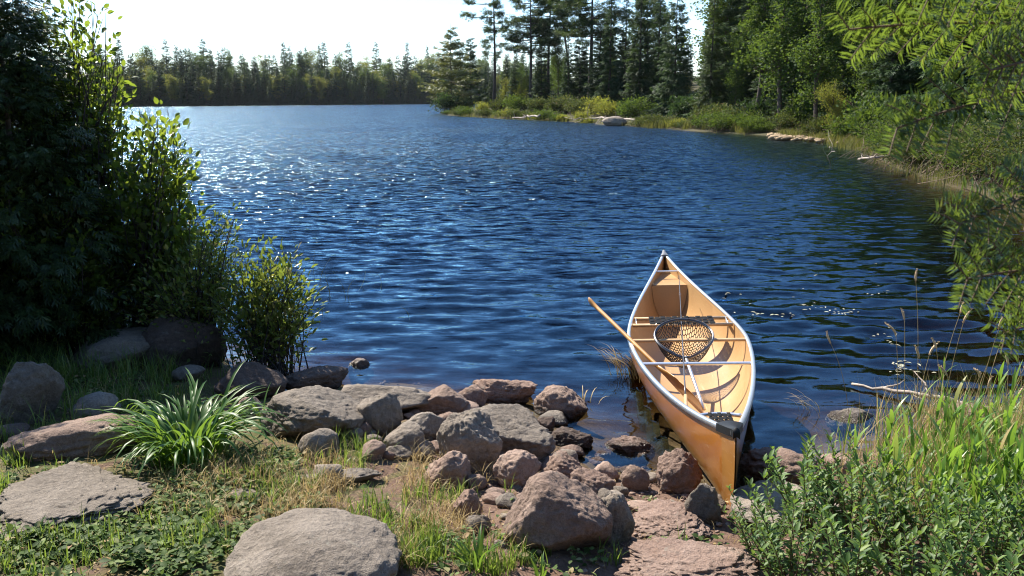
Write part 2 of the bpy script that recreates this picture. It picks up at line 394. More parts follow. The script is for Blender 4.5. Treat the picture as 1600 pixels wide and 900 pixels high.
bedc = ramp(nt, mid, [(.3, (.045, .03, .012)), (.55, (.10, .072, .03)), (.75, (.17, .125, .06))])
bedc = mixc(nt, .5, bedc, ramp(nt, peb.outputs['Distance'], [(.1, (.15, .11, .055)), (.6, (.045, .03, .014))]))
wz = N(nt, 'ShaderNodeMapRange'); nt.links.new(sep.outputs['Z'], wz.inputs['Value'])
for k, v in (('From Min', -.01), ('From Max', .05)): wz.inputs[k].default_value = v
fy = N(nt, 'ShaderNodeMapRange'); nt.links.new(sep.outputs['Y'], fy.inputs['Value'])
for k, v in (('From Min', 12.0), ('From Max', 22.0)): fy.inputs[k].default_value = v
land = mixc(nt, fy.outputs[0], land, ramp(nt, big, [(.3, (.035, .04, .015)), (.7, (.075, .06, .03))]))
col = mixc(nt, wz.outputs[0], bedc, land)
fy2 = N(nt, 'ShaderNodeMapRange'); nt.links.new(sep.outputs['Y'], fy2.inputs['Value'])
for k, v in (('From Min', 22.0), ('From Max', 40.0)): fy2.inputs[k].default_value = v
col = mixc(nt, fy2.outputs[0], col, land)
p = N(nt, 'ShaderNodeBsdfPrincipled', Roughness=.9); p.inputs['Specular IOR Level'].default_value = .25; nt.links.new(col, p.inputs['Base Color'])
hh = N(nt, 'ShaderNodeMath', operation='MULTIPLY_ADD'); nt.links.new(fine, hh.inputs[0]); hh.inputs[1].default_value = .5; nt.links.new(mid, hh.inputs[2])
b = N(nt, 'ShaderNodeBump', Strength=.8, Distance=.03); nt.links.new(hh.outputs[0], b.inputs['Height']); nt.links.new(b.outputs[0], p.inputs['Normal'])
nt.links.new(p.outputs[0], out.inputs[0])
ground = tag(obj('ground', build_ground(), M['ground']), 'stony earth bank, lake bed and wooded shores', None, None, 'structure')

# ------------------------------------------------------------------ lake water: closed body with rippled top
def build_water():
    ys = fan_rows(2.6, 620, .0088, .028); n = 320
    s = np.linspace(-1, 1, n)
    X = s[None] * (.70 * ys[:, None] + 2.6) + 0.0; Y = np.repeat(ys[:, None], n, 1)
    dy = np.gradient(ys)[:, None]; dx = (X[:, 1] - X[:, 0])[:, None]
    rg = np.random.default_rng(11); Z = np.zeros_like(X)
    wind = -1.62
    for i in range(72):
        lam = 10 ** rg.uniform(math.log10(.12), math.log10(.8)); th = wind + rg.normal() * (.34 if lam > .45 else .5); k = 2 * np.pi / lam
        amp = .0155 * lam ** 1.05 / (1 + (lam / .55) ** 2.5) * rg.uniform(.5, 1.2) * .92
        spac = np.maximum(np.abs(math.sin(th)) * dy, np.abs(math.cos(th)) * dx)
        ok = np.clip((lam / spac - 2.6) / 2.5, 0, 1)
        ph = rg.uniform(0, 6.28)
        w = np.sin(k * (X * math.cos(th) + Y * math.sin(th)) + ph + .8 * np.sin(X * .35 + i) )
        Z += amp * ok * w
    patch = .75 + .5 * fbm2(X[::1], Y, .28, 31, 2)
    d = np.abs(lake_dist(X, Y)); calm = np.clip(d / 2.6, .18, 1)
    Z *= np.clip(patch, .35, 1.4) * calm
    Z = np.where(in_canoe(X, Y, .86), -.32, Z)
    nr = len(ys); top = np.stack([X, Y, Z], -1)
    V = top.reshape(-1, 3); idx = np.arange(nr * n).reshape(nr, n)
    Fq = [np.stack([idx[:-1, :-1], idx[:-1, 1:], idx[1:, 1:], idx[1:, :-1]], -1).reshape(-1, 4)]
    ring = np.concatenate([idx[0, :], idx[1:, -1], idx[-1, -2::-1], idx[-2:0:-1, 0]])
    low = V[ring].copy(); low[:, 2] = -9; b0 = len(V); V = np.concatenate([V, low, [[0, 100, -9]]]); r = len(ring)
    k = np.arange(r); k2 = (k + 1) % r
    Fq.append(np.stack([ring[k], b0 + k, b0 + k2, ring[k2]], 1))
    return np_mesh('lake_water', V, Fq + [np.stack([b0 + k, np.full(r, b0 + r), b0 + k2], 1)], True)
m, nt, out = newmat('lake_water'); M['water'] = m
geo = N(nt, 'ShaderNodeNewGeometry'); mp = N(nt, 'ShaderNodeMapping'); mp.inputs['Scale'].default_value = (.5, 1.25, 1); nt.links.new(geo.outputs['Position'], mp.inputs['Vector'])
sep = N(nt, 'ShaderNodeSeparateXYZ'); nt.links.new(geo.outputs['Position'], sep.inputs[0])
op = N(nt, 'ShaderNodeMapRange'); nt.links.new(sep.outputs['Y'], op.inputs['Value'])
for k, v in (('From Min', 6.0), ('From Max', 24.0), ('To Min', .25), ('To Max', 2.8)): op.inputs[k].default_value = v
# ripples too small to model: slopes from noise; the breeze roughens open water more than the sheltered near shore
nz = N(nt, 'ShaderNodeTexNoise', Scale=6.5, Detail=3.0, Roughness=.6); nt.links.new(mp.outputs[0], nz.inputs['Vector'])
sb = N(nt, 'ShaderNodeVectorMath', operation='SUBTRACT'); nt.links.new(nz.outputs['Color'], sb.inputs[0]); sb.inputs[1].default_value = (.5, .5, .5)
pm = N(nt, 'ShaderNodeVectorMath', operation='MULTIPLY'); nt.links.new(sb.outputs[0], pm.inputs[0]); pm.inputs[1].default_value = (1.0, 1.0, 0)
q2 = N(nt, 'ShaderNodeVectorMath', operation='MULTIPLY'); nt.links.new(sb.outputs[0], q2.inputs[0]); nt.links.new(sb.outputs[0], q2.inputs[1])
q3 = N(nt, 'ShaderNodeVectorMath', operation='MULTIPLY_ADD'); nt.links.new(q2.outputs[0], q3.inputs[0]); q3.inputs[1].default_value = (30, 30, 30); q3.inputs[2].default_value = (1, 1, 1)
pm2 = N(nt, 'ShaderNodeVectorMath', operation='MULTIPLY'); nt.links.new(pm.outputs[0], pm2.inputs[0]); nt.links.new(q3.outputs[0], pm2.inputs[1])
gust = noise(nt, geo.outputs['Position'], .11, 3, .6, .5); gm_ = N(nt, 'ShaderNodeMapRange'); nt.links.new(gust, gm_.inputs['Value'])
for k, v in (('From Min', .3), ('From Max', .7), ('To Min', .65), ('To Max', 1.15)): gm_.inputs[k].default_value = v
# the wooded right-hand bank shelters the water beside it from the breeze
lee = N(nt, 'ShaderNodeMath', operation='MULTIPLY_ADD'); nt.links.new(sep.outputs['Y'], lee.inputs[0]); lee.inputs[1].default_value = -.17; nt.links.new(sep.outputs['X'], lee.inputs[2])
ls = N(nt, 'ShaderNodeMapRange'); nt.links.new(lee.outputs[0], ls.inputs['Value'])
for k, v in (('From Min', -1.0), ('From Max', 4.0), ('To Min', 1.0), ('To Max', .3)): ls.inputs[k].default_value = v
op0 = op; op = N(nt, 'ShaderNodeMath', operation='MULTIPLY'); nt.links.new(op0.outputs[0], op.inputs[0]); nt.links.new(ls.outputs[0], op.inputs[1])
kk = N(nt, 'ShaderNodeMath', operation='MULTIPLY'); nt.links.new(op.outputs[0], kk.inputs[0]); nt.links.new(gm_.outputs[0], kk.inputs[1])
sl = N(nt, 'ShaderNodeVectorMath', operation='SCALE'); nt.links.new(pm2.outputs[0], sl.inputs[0]); nt.links.new(kk.outputs[0], sl.inputs['Scale'])
# seen at a low angle the wave faces turned to this shore fill most of the view
fs = N(nt, 'ShaderNodeVectorMath', operation='SCALE'); fs.inputs[0].default_value = (0, -.11, 0); nt.links.new(op.outputs[0], fs.inputs['Scale'])
sl2 = N(nt, 'ShaderNodeVectorMath', operation='ADD'); nt.links.new(sl.outputs[0], sl2.inputs[0]); nt.links.new(fs.outputs[0], sl2.inputs[1])
ad = N(nt, 'ShaderNodeVectorMath', operation='ADD'); nt.links.new(geo.outputs['Normal'], ad.inputs[0]); nt.links.new(sl2.outputs[0], ad.inputs[1])
bp = N(nt, 'ShaderNodeVectorMath', operation='NORMALIZE'); nt.links.new(ad.outputs[0], bp.inputs[0])
rf = N(nt, 'ShaderNodeMapRange'); nt.links.new(sep.outputs['Y'], rf.inputs['Value'])
for k, v in (('From Min', 6.0), ('From Max', 40.0), ('To Min', .06), ('To Max', .17)): rf.inputs[k].default_value = v
gl = N(nt, 'ShaderNodeBsdfGlossy'); nt.links.new(rf.outputs[0], gl.inputs['Roughness']); gl.inputs['Color'].default_value = (.56, .82, 1.0, 1); nt.links.new(bp.outputs[0], gl.inputs['Normal'])
tr = N(nt, 'ShaderNodeBsdfTransparent'); fr = N(nt, 'ShaderNodeFresnel', IOR=1.333); nt.links.new(bp.outputs[0], fr.inputs['Normal'])
mx = N(nt, 'ShaderNodeMixShader'); nt.links.new(fr.outputs[0], mx.inputs[0]); nt.links.new(tr.outputs[0], mx.inputs[1]); nt.links.new(gl.outputs[0], mx.inputs[2])
nt.links.new(mx.outputs[0], out.inputs['Surface'])
ab = N(nt, 'ShaderNodeVolumeAbsorption', Density=2.2); ab.inputs['Color'].default_value = (.55, .44, .20, 1); nt.links.new(ab.outputs[0], out.inputs['Volume'])
water = tag(obj('lake_water', build_water(), M['water']), 'rippled blue lake water with sun glitter', None, None, 'structure')

# ------------------------------------------------------------------ rocks
_ico = {}
def ico(sub):
    if sub not in _ico:
        bm = bmesh.new(); bmesh.ops.create_icosphere(bm, subdivisions=sub, radius=1.0)
        _ico[sub] = (np.array([v.co[:] for v in bm.verts]), np.array([[v.index for v in f.verts] for f in bm.faces])); bm.free()
    return _ico[sub]
def rock_shape(seed, sub, dims, planes=11, sharp=12, rough=.05, extra=()):
    sharp = sharp * 3.2; planes = planes + 2
    rg = np.random.default_rng(seed); D, Fc = ico(sub)
    n = unit(rg.normal(size=(planes, 3))); c = rg.uniform(.60, .95, planes)
    if len(extra):
        e = np.array(extra, float); n = np.concatenate([n, unit(e[:, :3])]); c = np.concatenate([c, e[:, 3]])
    q = np.clip(D @ n.T, 0, None) / c
    r = ((q ** sharp).sum(1) + 1) ** (-1.0 / sharp)
    V = D * r[:, None]
    f1 = fbm(V * 2.2 + seed, seed, 3); f2 = fbm(V * 9 + seed, seed + 5, 4, .6)
    ridge = 1 - np.abs(fbm(V * 3.6 + 3 * seed, seed + 9, 3))
    V = V * (1 + .045 * f1 + rough * f2 * .7 + rough * 1.3 * (ridge - .75))[:, None]
    lo, hi = V.min(0), V.max(0); V = (V - (lo + hi) / 2) / (hi - lo) * np.asarray(dims)
    return V, Fc
ROCKS = []          # footprint ellipses, for keeping plants off the stones
def rock(x0, y0, x1, y1, label, mat='rock_grey', seed=0, dr=.8, sub=5, planes=11, sharp=12, rough=.05, extra=(), name='rock', zoff=0.0, group=None, flat=None):
    xc = (x0 + x1) / 2; gx, gy = (x1 - x0) * .045, (y1 - y0) * .05; x0, x1, y0, y1 = x0 - gx, x1 + gx, y0 - gy, y1 + gy
    g = ground_hit(xc, y1)[0]; bed = on_z(xc, y1, 0.0); bed = float(height(bed[:1], bed[1:2])[0]); wet = bed < -.03
    if wet: g[2] = -.015
    g = on_z(xc, y1, g[2]); w = depth(g)
    W = (x1 - x0) * w / F; D = W * dr
    ang = math.atan2(HC - g[2], g[1]); vis = (y1 - y0) * w / F
    H = (vis - .62 * D * math.sin(ang)) / math.cos(ang)
    if H < .22 * W: H = .22 * W; D = max(.3 * W, (vis - H * math.cos(ang)) / (.62 * math.sin(ang)))
    if wet: H *= .78
    if flat: H = flat
    HT = H * 1.15 + min(.45, -bed) if wet else H * 1.35
    V, Fc = rock_shape(seed, sub, (W * 1.03, D * 1.03, HT), planes, sharp, rough, extra)
    fwd = np.array([g[0], g[1]]) / math.hypot(g[0], g[1])
    cx, cy_ = g[0] + fwd[0] * D * .46, g[1] + fwd[1] * D * .46
    zc = g[2] + H - HT / 2 + zoff - (.22 * H if wet else 0.0)
    ROCKS.append((cx, cy_, W / 2, D / 2))
    o = obj(name, np_mesh(name, V, [Fc], True), M[mat], None, (cx, cy_, zc))
    o.rotation_euler = (0, 0, math.atan2(-fwd[0], fwd[1]))
    return tag(o, label, 'rock', group)
RG, RP, RR, RD = 'rock_grey', 'rock_pink', 'rock_red', 'rock_dark'
for i, a in enumerate([
    # x0, y0, x1, y1, label, material, depth ratio, subdivisions, planes, sharpness, roughness
    (344, 565, 446, 624, 'dark rounded rock at the water edge behind the strap-leaf clump', RD, .7, 5, 9, 9, .05),
    (451, 569, 541, 608, 'dark wet hump of rock on the waterline beside the low leafy waterside shrub', RD, .7, 5, 8, 9, .06),
    (544, 550, 582, 575, 'small brown rock standing alone in the rippled water off the stony shore', RP, .7, 4, 9, 12, .06),
    (416, 601, 574, 684, 'large pale flat-topped boulder behind the spiky grass sprig', RG, .85, 6, 11, 12, .045),
    (528, 596, 680, 650, 'long low grey slab of rock at the waterline behind other stones', RG, .6, 5, 9, 10, .05),
    (561, 613, 627, 678, 'dark angular rock wedged against the pale flat-topped boulder', RG, .8, 5, 9, 16, .05),
    (650, 599, 730, 648, 'brown rounded rock on the waterline in front of open water', RP, .8, 5, 9, 10, .07),
    (714, 600, 760, 636, 'small brown rock tucked behind the rounded waterline rock', RP, .8, 4, 9, 10, .07),
    (740, 586, 836, 629, 'rough dark reddish rock lying in the shallows farthest out', RR, .7, 5, 10, 14, .10),
    (837, 600, 915, 659, 'rounded reddish boulder standing in the shallows between shore and canoe', RP, .85, 5, 9, 9, .06),
    (724, 631, 862, 718, 'big tilted grey slab rock with a flat sunny top beside the shallows', RG, .9, 6, 9, 14, .05),
    (625, 641, 700, 694, 'ridged grey rock between the pale boulder and the dark upright rock', RG, .8, 5, 10, 14, .06),
    (603, 661, 664, 708, 'smooth light grey stone in the middle of the shore rocks', RG, .8, 5, 8, 8, .03),
    (687, 644, 781, 734, 'dark upright faceted rock with a pale band leaning on the shore', RG, .75, 6, 8, 16, .05),
    (565, 688, 602, 719, 'small rounded brown stone at the edge of the dry grass', RP, .8, 4, 8, 8, .05),
    (604, 693, 650, 719, 'small pale stone in front of the smooth light grey stone', RG, .8, 4, 8, 9, .05),
    (638, 690, 679, 719, 'small grey stone beside the foot of the dark upright rock', RG, .8, 4, 9, 12, .05),
    (667, 702, 733, 762, 'pinkish rock below the dark upright faceted rock', RP, .8, 5, 10, 12, .06),
    (773, 703, 843, 758, 'pinkish wedge-shaped rock above the big rosy boulder', RP, .8, 5, 9, 14, .06),
    (845, 707, 910, 748, 'dark pitted rock where the shallows meet the gravel', RR, .8, 5, 10, 12, .09),
    (861, 667, 924, 701, 'blackish wet rock in the shallows below the rounded reddish boulder', RD, .8, 5, 10, 13, .09),
    (838, 651, 866, 676, 'small wet stone at the foot of the rounded reddish boulder', RD, .8, 4, 9, 12, .07),
    (945, 667, 1020, 708, 'rough flat brown rock awash in the shallows beside the canoe', RR, .7, 5, 10, 13, .09),
    (1027, 702, 1094, 770, 'craggy red-brown rock against the side of the canoe', RR, .8, 5, 10, 13, .10),
    (971, 726, 1012, 766, 'small pointed pink rock on the gravel beside the shallows', RP, .8, 4, 8, 14, .06),
    (1071, 756, 1125, 818, 'grey wedge of rock under the near stem of the canoe', RG, .8, 5, 8, 15, .05),
    (892, 734, 956, 782, 'rough reddish rock behind the big rosy boulder', RR, .8, 5, 10, 12, .09),
    (727, 804, 766, 835, 'small flat grey stone at the edge of the green grass', RG, .8, 4, 9, 12, .06),
    (706, 764, 752, 815, 'crumbling reddish rock beside the dry grass', RR, .8, 5, 10, 12, .10),
    (470, 670, 528, 715, 'leaning light grey stone below the pale flat-topped boulder', RG, .7, 4, 9, 14, .05),
    (122, 513, 268, 576, 'broad shaded boulder under the dark left-hand shrubs', RG, .7, 5, 9, 11, .06),
    (232, 489, 350, 574, 'dark boulder in deep shade under the shrubs, half behind another', RD, .7, 5, 9, 11, .06),
    (8, 562, 98, 662, 'angular upright rock with a sunlit top in the shade of the trees', RG, .75, 5, 9, 15, .06),
    (120, 614, 186, 656, 'small half-buried grey stone among shaded grass', RG, .8, 4, 9, 11, .05),
    (273, 570, 319, 593, 'small pale stone behind the top of the strap-leaf clump', RG, .8, 4, 9, 11, .05),
    (-8, 659, 44, 690, 'dark low stone in shade at the very edge of the picture', RD, .8, 4, 9, 11, .05),
    (372, 620, 408, 650, 'small reddish stone right beside the strap-leaf clump', RP, .8, 4, 9, 11, .06),
    (1160, 699, 1284, 760, 'reddish rock ledge in the shadow beside the near stem of the canoe', RR, .75, 5, 10, 12, .09),
    (1282, 709, 1346, 742, 'reddish flat rock at the waterline behind the glossy-leaved shrub', RP, .7, 5, 9, 13, .07),
    (1294, 626, 1366, 662, 'grey rock breaking the water beside the sunken branch', RG, .8, 5, 9, 13, .07),
    (1470, 628, 1545, 682, 'pinkish rock half hidden behind the tall bright grass', RP, .8, 5, 9, 12, .07),
    ]):
    x0, y0, x1, y1, lab, mt, dr, sub, pl, sh, ro = a
    rock(x0, y0, x1, y1, lab, mt, 100 + i * 7, dr, sub, pl, sh, ro)
rock(793, 737, 950, 860, 'big rosy boulder with a sloping sunlit top and dark overhang, in the foreground', RP, 903, .75, 6, 3, 13, .035,
     extra=((.55, -.1, .8, .70), (-.9, -.1, .45, .80), (-.1, -.75, .25, .85), (.3, -.6, -.7, .62), (-.2, -.6, -.8, .7)))
rock(921, 770, 988, 850, 'grey upright rock pressed against the big rosy boulder', RG, 911, .8, 5, 9, 14, .06)
rock(985, 768, 1108, 852, 'wide flat pink bedrock slab in front of the canoe', RR, 917, 1.3, 6, 8, 12, .15, flat=.075, zoff=-.02)
rock(966, 836, 1180, 930, 'flat pitted pink bedrock at the bottom of the picture', RR, 923, .8, 6, 8, 12, .15, flat=.085, zoff=-.025)
rock(366, 806, 628, 960, 'large smooth grey-brown boulder rising from the grass in the foreground', RG, 929, .95, 6, 4, 3, .028, flat=.21, extra=((-.75, -.2, .62, .78), (.62, -.1, .75, .86), (-.1, -.8, .5, .9)))
rock(30, 652, 228, 712, 'long pink rock ridge beside the strap-leaf clump', RP, 933, .45, 5, 8, 11, .05)
rock(0, 684, 232, 822, 'wide flat grey slab sloping through the ground cover', RG, 941, 1.2, 6, 9, 9, .10, flat=.085, zoff=-.02)
rock(440, 712, 590, 750, 'low sunken slab of pale rock among dry grass', RG, 947, .7, 5, 8, 12, .06, flat=.05, zoff=-.025)
rock(356, 748, 405, 782, 'small flat stone sunk among ground leaves', RG, 951, .8, 4, 8, 12, .06, flat=.025)
rock(1146, 752, 1312, 826, 'flat grey ledge beneath the near stem of the canoe, partly shaded', RG, 953, .9, 5, 8, 13, .07, flat=.08)
rock(942, 182, 978, 195, 'pale grey rock on the far point beside driftwood', RG, 957, .8, 4, 8, 10, .05)
r_ = np.random.default_rng(12)
for k in range(95):
    u, v = [(r_.normal(720, 70), r_.normal(705, 28)), (r_.normal(930, 60), r_.normal(745, 22)), (r_.normal(610, 50), r_.normal(680, 18)), (r_.normal(1060, 60), r_.normal(800, 30)), (r_.normal(780, 40), r_.normal(790, 35))][k % 5]
    w_ = r_.uniform(13, 44); hgt = w_ * r_.uniform(.5, .75)
    rock(u - w_ / 2, v - hgt, u + w_ / 2, v, 'loose fist-sized stone lying between the larger shore rocks', (RG, RP, RR)[k % 3], 500 + k, .85, 3, 9, 12, .05, name='stone', group='loose stones between the shore rocks')
# loose gravel and cobbles
def build_gravel():
    rg = np.random.default_rng(5); mb = MB(); bV, bF = ico(1)
    def put(u, v, smin, smax):
        P = ground_hit(u, v)
        for k, g in enumerate(P):
            s = smin * (smax / smin) ** (rg.random() ** 2.2)
            q = bV * (1 + .25 * vnoise(bV * 1.7 + k * 3.1, k % 97))[:, None]
            R = np.array(Matrix.Rotation(rg.uniform(0, 6.28), 3, 'Z') @ Matrix.Rotation(rg.uniform(-.4, .4), 3, 'X'))
            q = (q * np.array([1, rg.uniform(.6, .95), rg.uniform(.4, .75)]) * s) @ R.T
            mb.add(q + g + np.array([0, 0, s * .2]), bF)
    n = 1100; put(rg.normal(980, 110, n), rg.normal(775, 45, n), .004, .02)
    n = 260; put(rg.uniform(660, 880, n), rg.normal(750, 35, n), .004, .02)
    n = 220; put(rg.uniform(960, 1300, n), rg.normal(800, 45, n), .004, .022)
    n = 170; put(rg.uniform(480, 780, n), rg.normal(660, 40, n), .006, .03)
    n = 150; put(rg.uniform(0, 420, n), rg.normal(790, 50, n), .003, .012)
    return mb.mesh('shore_gravel')
tag(obj('shore_gravel', build_gravel(), M['rock_pink']), 'loose reddish gravel and pebbles between the shore rocks', None, None, 'stuff')

# ------------------------------------------------------------------ canoe
def cpx(u, v, z):
    """point in canoe coordinates at height z seen at pixel (u,v)"""
    d = CMI[:3, :3] @ ray(u, v); o = CMI[:3, :3] @ EYE + CMI[:3, 3]
    return o + d * ((z - o[2]) / d[2])
def gun_z(s): return .34 + CS * np.abs(s) ** 3
def keel_z(s): return -.025 + .03 * np.abs(s) ** 4
def hull_pt(s, th, off=0.0):
    """th in [-pi/2, pi/2]: 0 keel, +-pi/2 gunwale"""
    b = np.maximum(canoe_half(s) - off, 0); zg, zk = gun_z(s), keel_z(s) + off
    k = np.abs(s) ** 1.3; n = 2.9 * (1 - k) + 1.5 * k; mm = 2.3 * (1 - k) + 1.9 * k
    sn, cs = np.abs(np.sin(th)), np.clip(np.cos(th), 0, 1)
    x = np.sign(th) * b * sn ** (2 / n); v = 1 - cs ** (2 / mm)
    z = zk + (zg - zk) * v
    y = s * (CA - off * 2 - (.17) * (1 - v) ** 3.2 * np.abs(s) ** 2)
    return np.stack([x, y, z], -1)
def canoe_mat(name, cols, rough, coat):
    m, nt, out = newmat(name); tc = N(nt, 'ShaderNodeTexCoord')
    f1 = noise(nt, tc.outputs['Object'], 2.2, 5, .6, .4); f2 = noise(nt, tc.outputs['Object'], 55, 3)
    wv = N(nt, 'ShaderNodeTexChecker', Scale=330.0); nt.links.new(tc.outputs['Object'], wv.inputs['Vector'])
    c = ramp(nt, f1, [(.25, cols[0]), (.5, cols[1]), (.75, cols[2])])
    c = mixc(nt, .10, c, ramp(nt, f2, [(.3, tuple(np.array(cols[0]) * .5)), (.7, cols[2])]))
    # scratches along the hull
    mp = N(nt, 'ShaderNodeMapping'); mp.inputs['Scale'].default_value = (60, 2.2, 60); nt.links.new(tc.outputs['Object'], mp.inputs['Vector'])
    sc = noise(nt, mp.outputs[0], 1.0, 4, .7)
    c = mixc(nt, ramp(nt, sc, [(.60, (0, 0, 0)), (.72, (.45, .45, .45))]), c, (.62, .45, .26))
    p = N(nt, 'ShaderNodeBsdfPrincipled', Roughness=rough); p.inputs['Coat Weight'].default_value = coat; p.inputs['Coat Roughness'].default_value = .08
    nt.links.new(c, p.inputs['Base Color']); nt.links.new(p.outputs[0], out.inputs[0]); return m
M['hull'] = canoe_mat('amber_laminate', [(.30, .095, .010), (.40, .14, .016), (.48, .19, .03)], .28, .7)
M['liner'] = canoe_mat('tan_laminate', [(.36, .20, .08), (.42, .245, .10), (.48, .29, .13)], .5, .15)
M['skid'] = canoe_mat('stem_plate_laminate', [(.30, .13, .03), (.36, .16, .035), (.42, .2, .05)], .35, .5)
M['alu'] = plain_mat('brushed_aluminium', (.78, .78, .78), .32, .85, var=.06, vscale=40)
M['deck'] = plain_mat('charcoal_plastic', (.011, .0115, .012), .5, spec=.25, var=.25, vscale=60)
M['fardeck'] = plain_mat('grey_plastic', (.16, .165, .17), .42, var=.15, vscale=60)
M['ash'] = plain_mat('ash_wood', (.56, .36, .18), .4, var=.18, vscale=18, coat=.3)
M['web'] = plain_mat('black_webbing', (.008, .008, .009), .8, spec=.15, var=.3, vscale=150)
M['padwood'] = plain_mat('varnished_wood', (.50, .25, .07), .32, var=.22, vscale=9, coat=.6)
M['netcord'] = plain_mat('brown_net_cord', (.07, .05, .035), .6, var=.2, vscale=80)
M['rodm'] = plain_mat('dark_graphite', (.10, .09, .09), .3, .3, var=.1)
M['foam'] = plain_mat('tank_panel', (.42, .26, .12), .6, var=.15, vscale=300)

canoe = empty('canoe', (0, 0, 0), 'amber composite canoe with metal gunwales, near end resting on the rocky shore', 'canoe')
canoe.matrix_world = CM
S = np.linspace(-1, 1, 121); TH = np.linspace(-1, 1, 41) * math.pi / 2
Sg, Tg = np.meshgrid(S, TH, indexing='ij')
mb = MB(); mb.sheet(hull_pt(Sg, Tg)); hull = obj('hull', mb.mesh('hull', True), M['hull'], canoe)
mb = MB(); G = hull_pt(Sg * .985, Tg, .011); mb.sheet(G[:, ::-1]); obj('inner_skin', mb.mesh('inner_skin', True), M['liner'], canoe)
# stem plate: darker laminate over the near end of the hull, 3 mm proud
mb = MB(); s2 = np.linspace(-1, -.93, 14); a, b_ = np.meshgrid(s2, np.linspace(-1, 1, 41) * math.pi / 2 * .97, indexing='ij')
G = hull_pt(a, b_); G[..., 0] *= 1.0; G[..., 0] += np.sign(b_) * .0035; G[..., 1] -= .003; G[..., 2] -= .002
mb.sheet(G); tag(obj('stem_plate', mb.mesh('stem_plate', True), M['skid'], hull), 'darker skid plate on the near stem')
# gunwales: flat metal rails following each edge
for sd in (-1, 1):
    s3 = np.linspace(-.985, .985, 90); c = hull_pt(s3, np.full(90, sd * math.pi / 2))
    t = np.gradient(c, axis=0); t = unit(t); side = unit(np.cross(t, [0, 0, 1.0])) * 1.0; upv = np.cross(side, t)
    prof = [(-.016, -.012), (-.018, .004), (-.012, .009), (.010, .009), (.015, .004), (.015, -.022), (.011, -.024), (.011, -.012)]
    G = np.stack([c + side * px * sd * .8 + upv * pz * .85 for px, pz in prof + prof[:1]], 1)
    mb = MB(); mb.sheet(G); obj('gunwale', mb.mesh('gunwale'), M['alu'], canoe)
# decks
def deck(s0, s1, sign, mat):
    ss = np.linspace(s0, s1, 12); rows = []
    for s_ in ss:
        hb = canoe_half(sign * s_) + .014; zz = gun_z(sign * s_) + .012
        if s_ > .985: hb = max(hb * .9, .016)
        x = np.linspace(-hb, hb, 9); crown = .012 * (1 - (x / hb) ** 2)
        rows.append(np.stack([x, np.full(9, sign * s_ * CA), zz + crown], 1))
    top = np.array(rows); mb = MB(); mb.sheet(top if sign < 0 else top[:, ::-1])
    for e in (0, -1):
        lip = np.stack([top[:, e], top[:, e] + np.array([0, 0, -.04])], 1); mb.sheet(lip)
    nose = np.stack([top[-1], top[-1] + np.array([0, sign * .018, -.012]), top[-1] + np.array([0, sign * .012, -.045])], 0); mb.sheet(nose)
    back = np.stack([top[0], top[0] + np.array([0, 0, -.022])], 0); mb.sheet(back)
    me = mb.mesh('deck_plate'); o = obj('deck_plate', me, mat, canoe); return o
tag(deck(.912, 1.004, -1, M['deck']), 'black deck plate at the near end')
tag(deck(.955, 1.004, 1, M['fardeck']), 'grey deck plate at the far end')
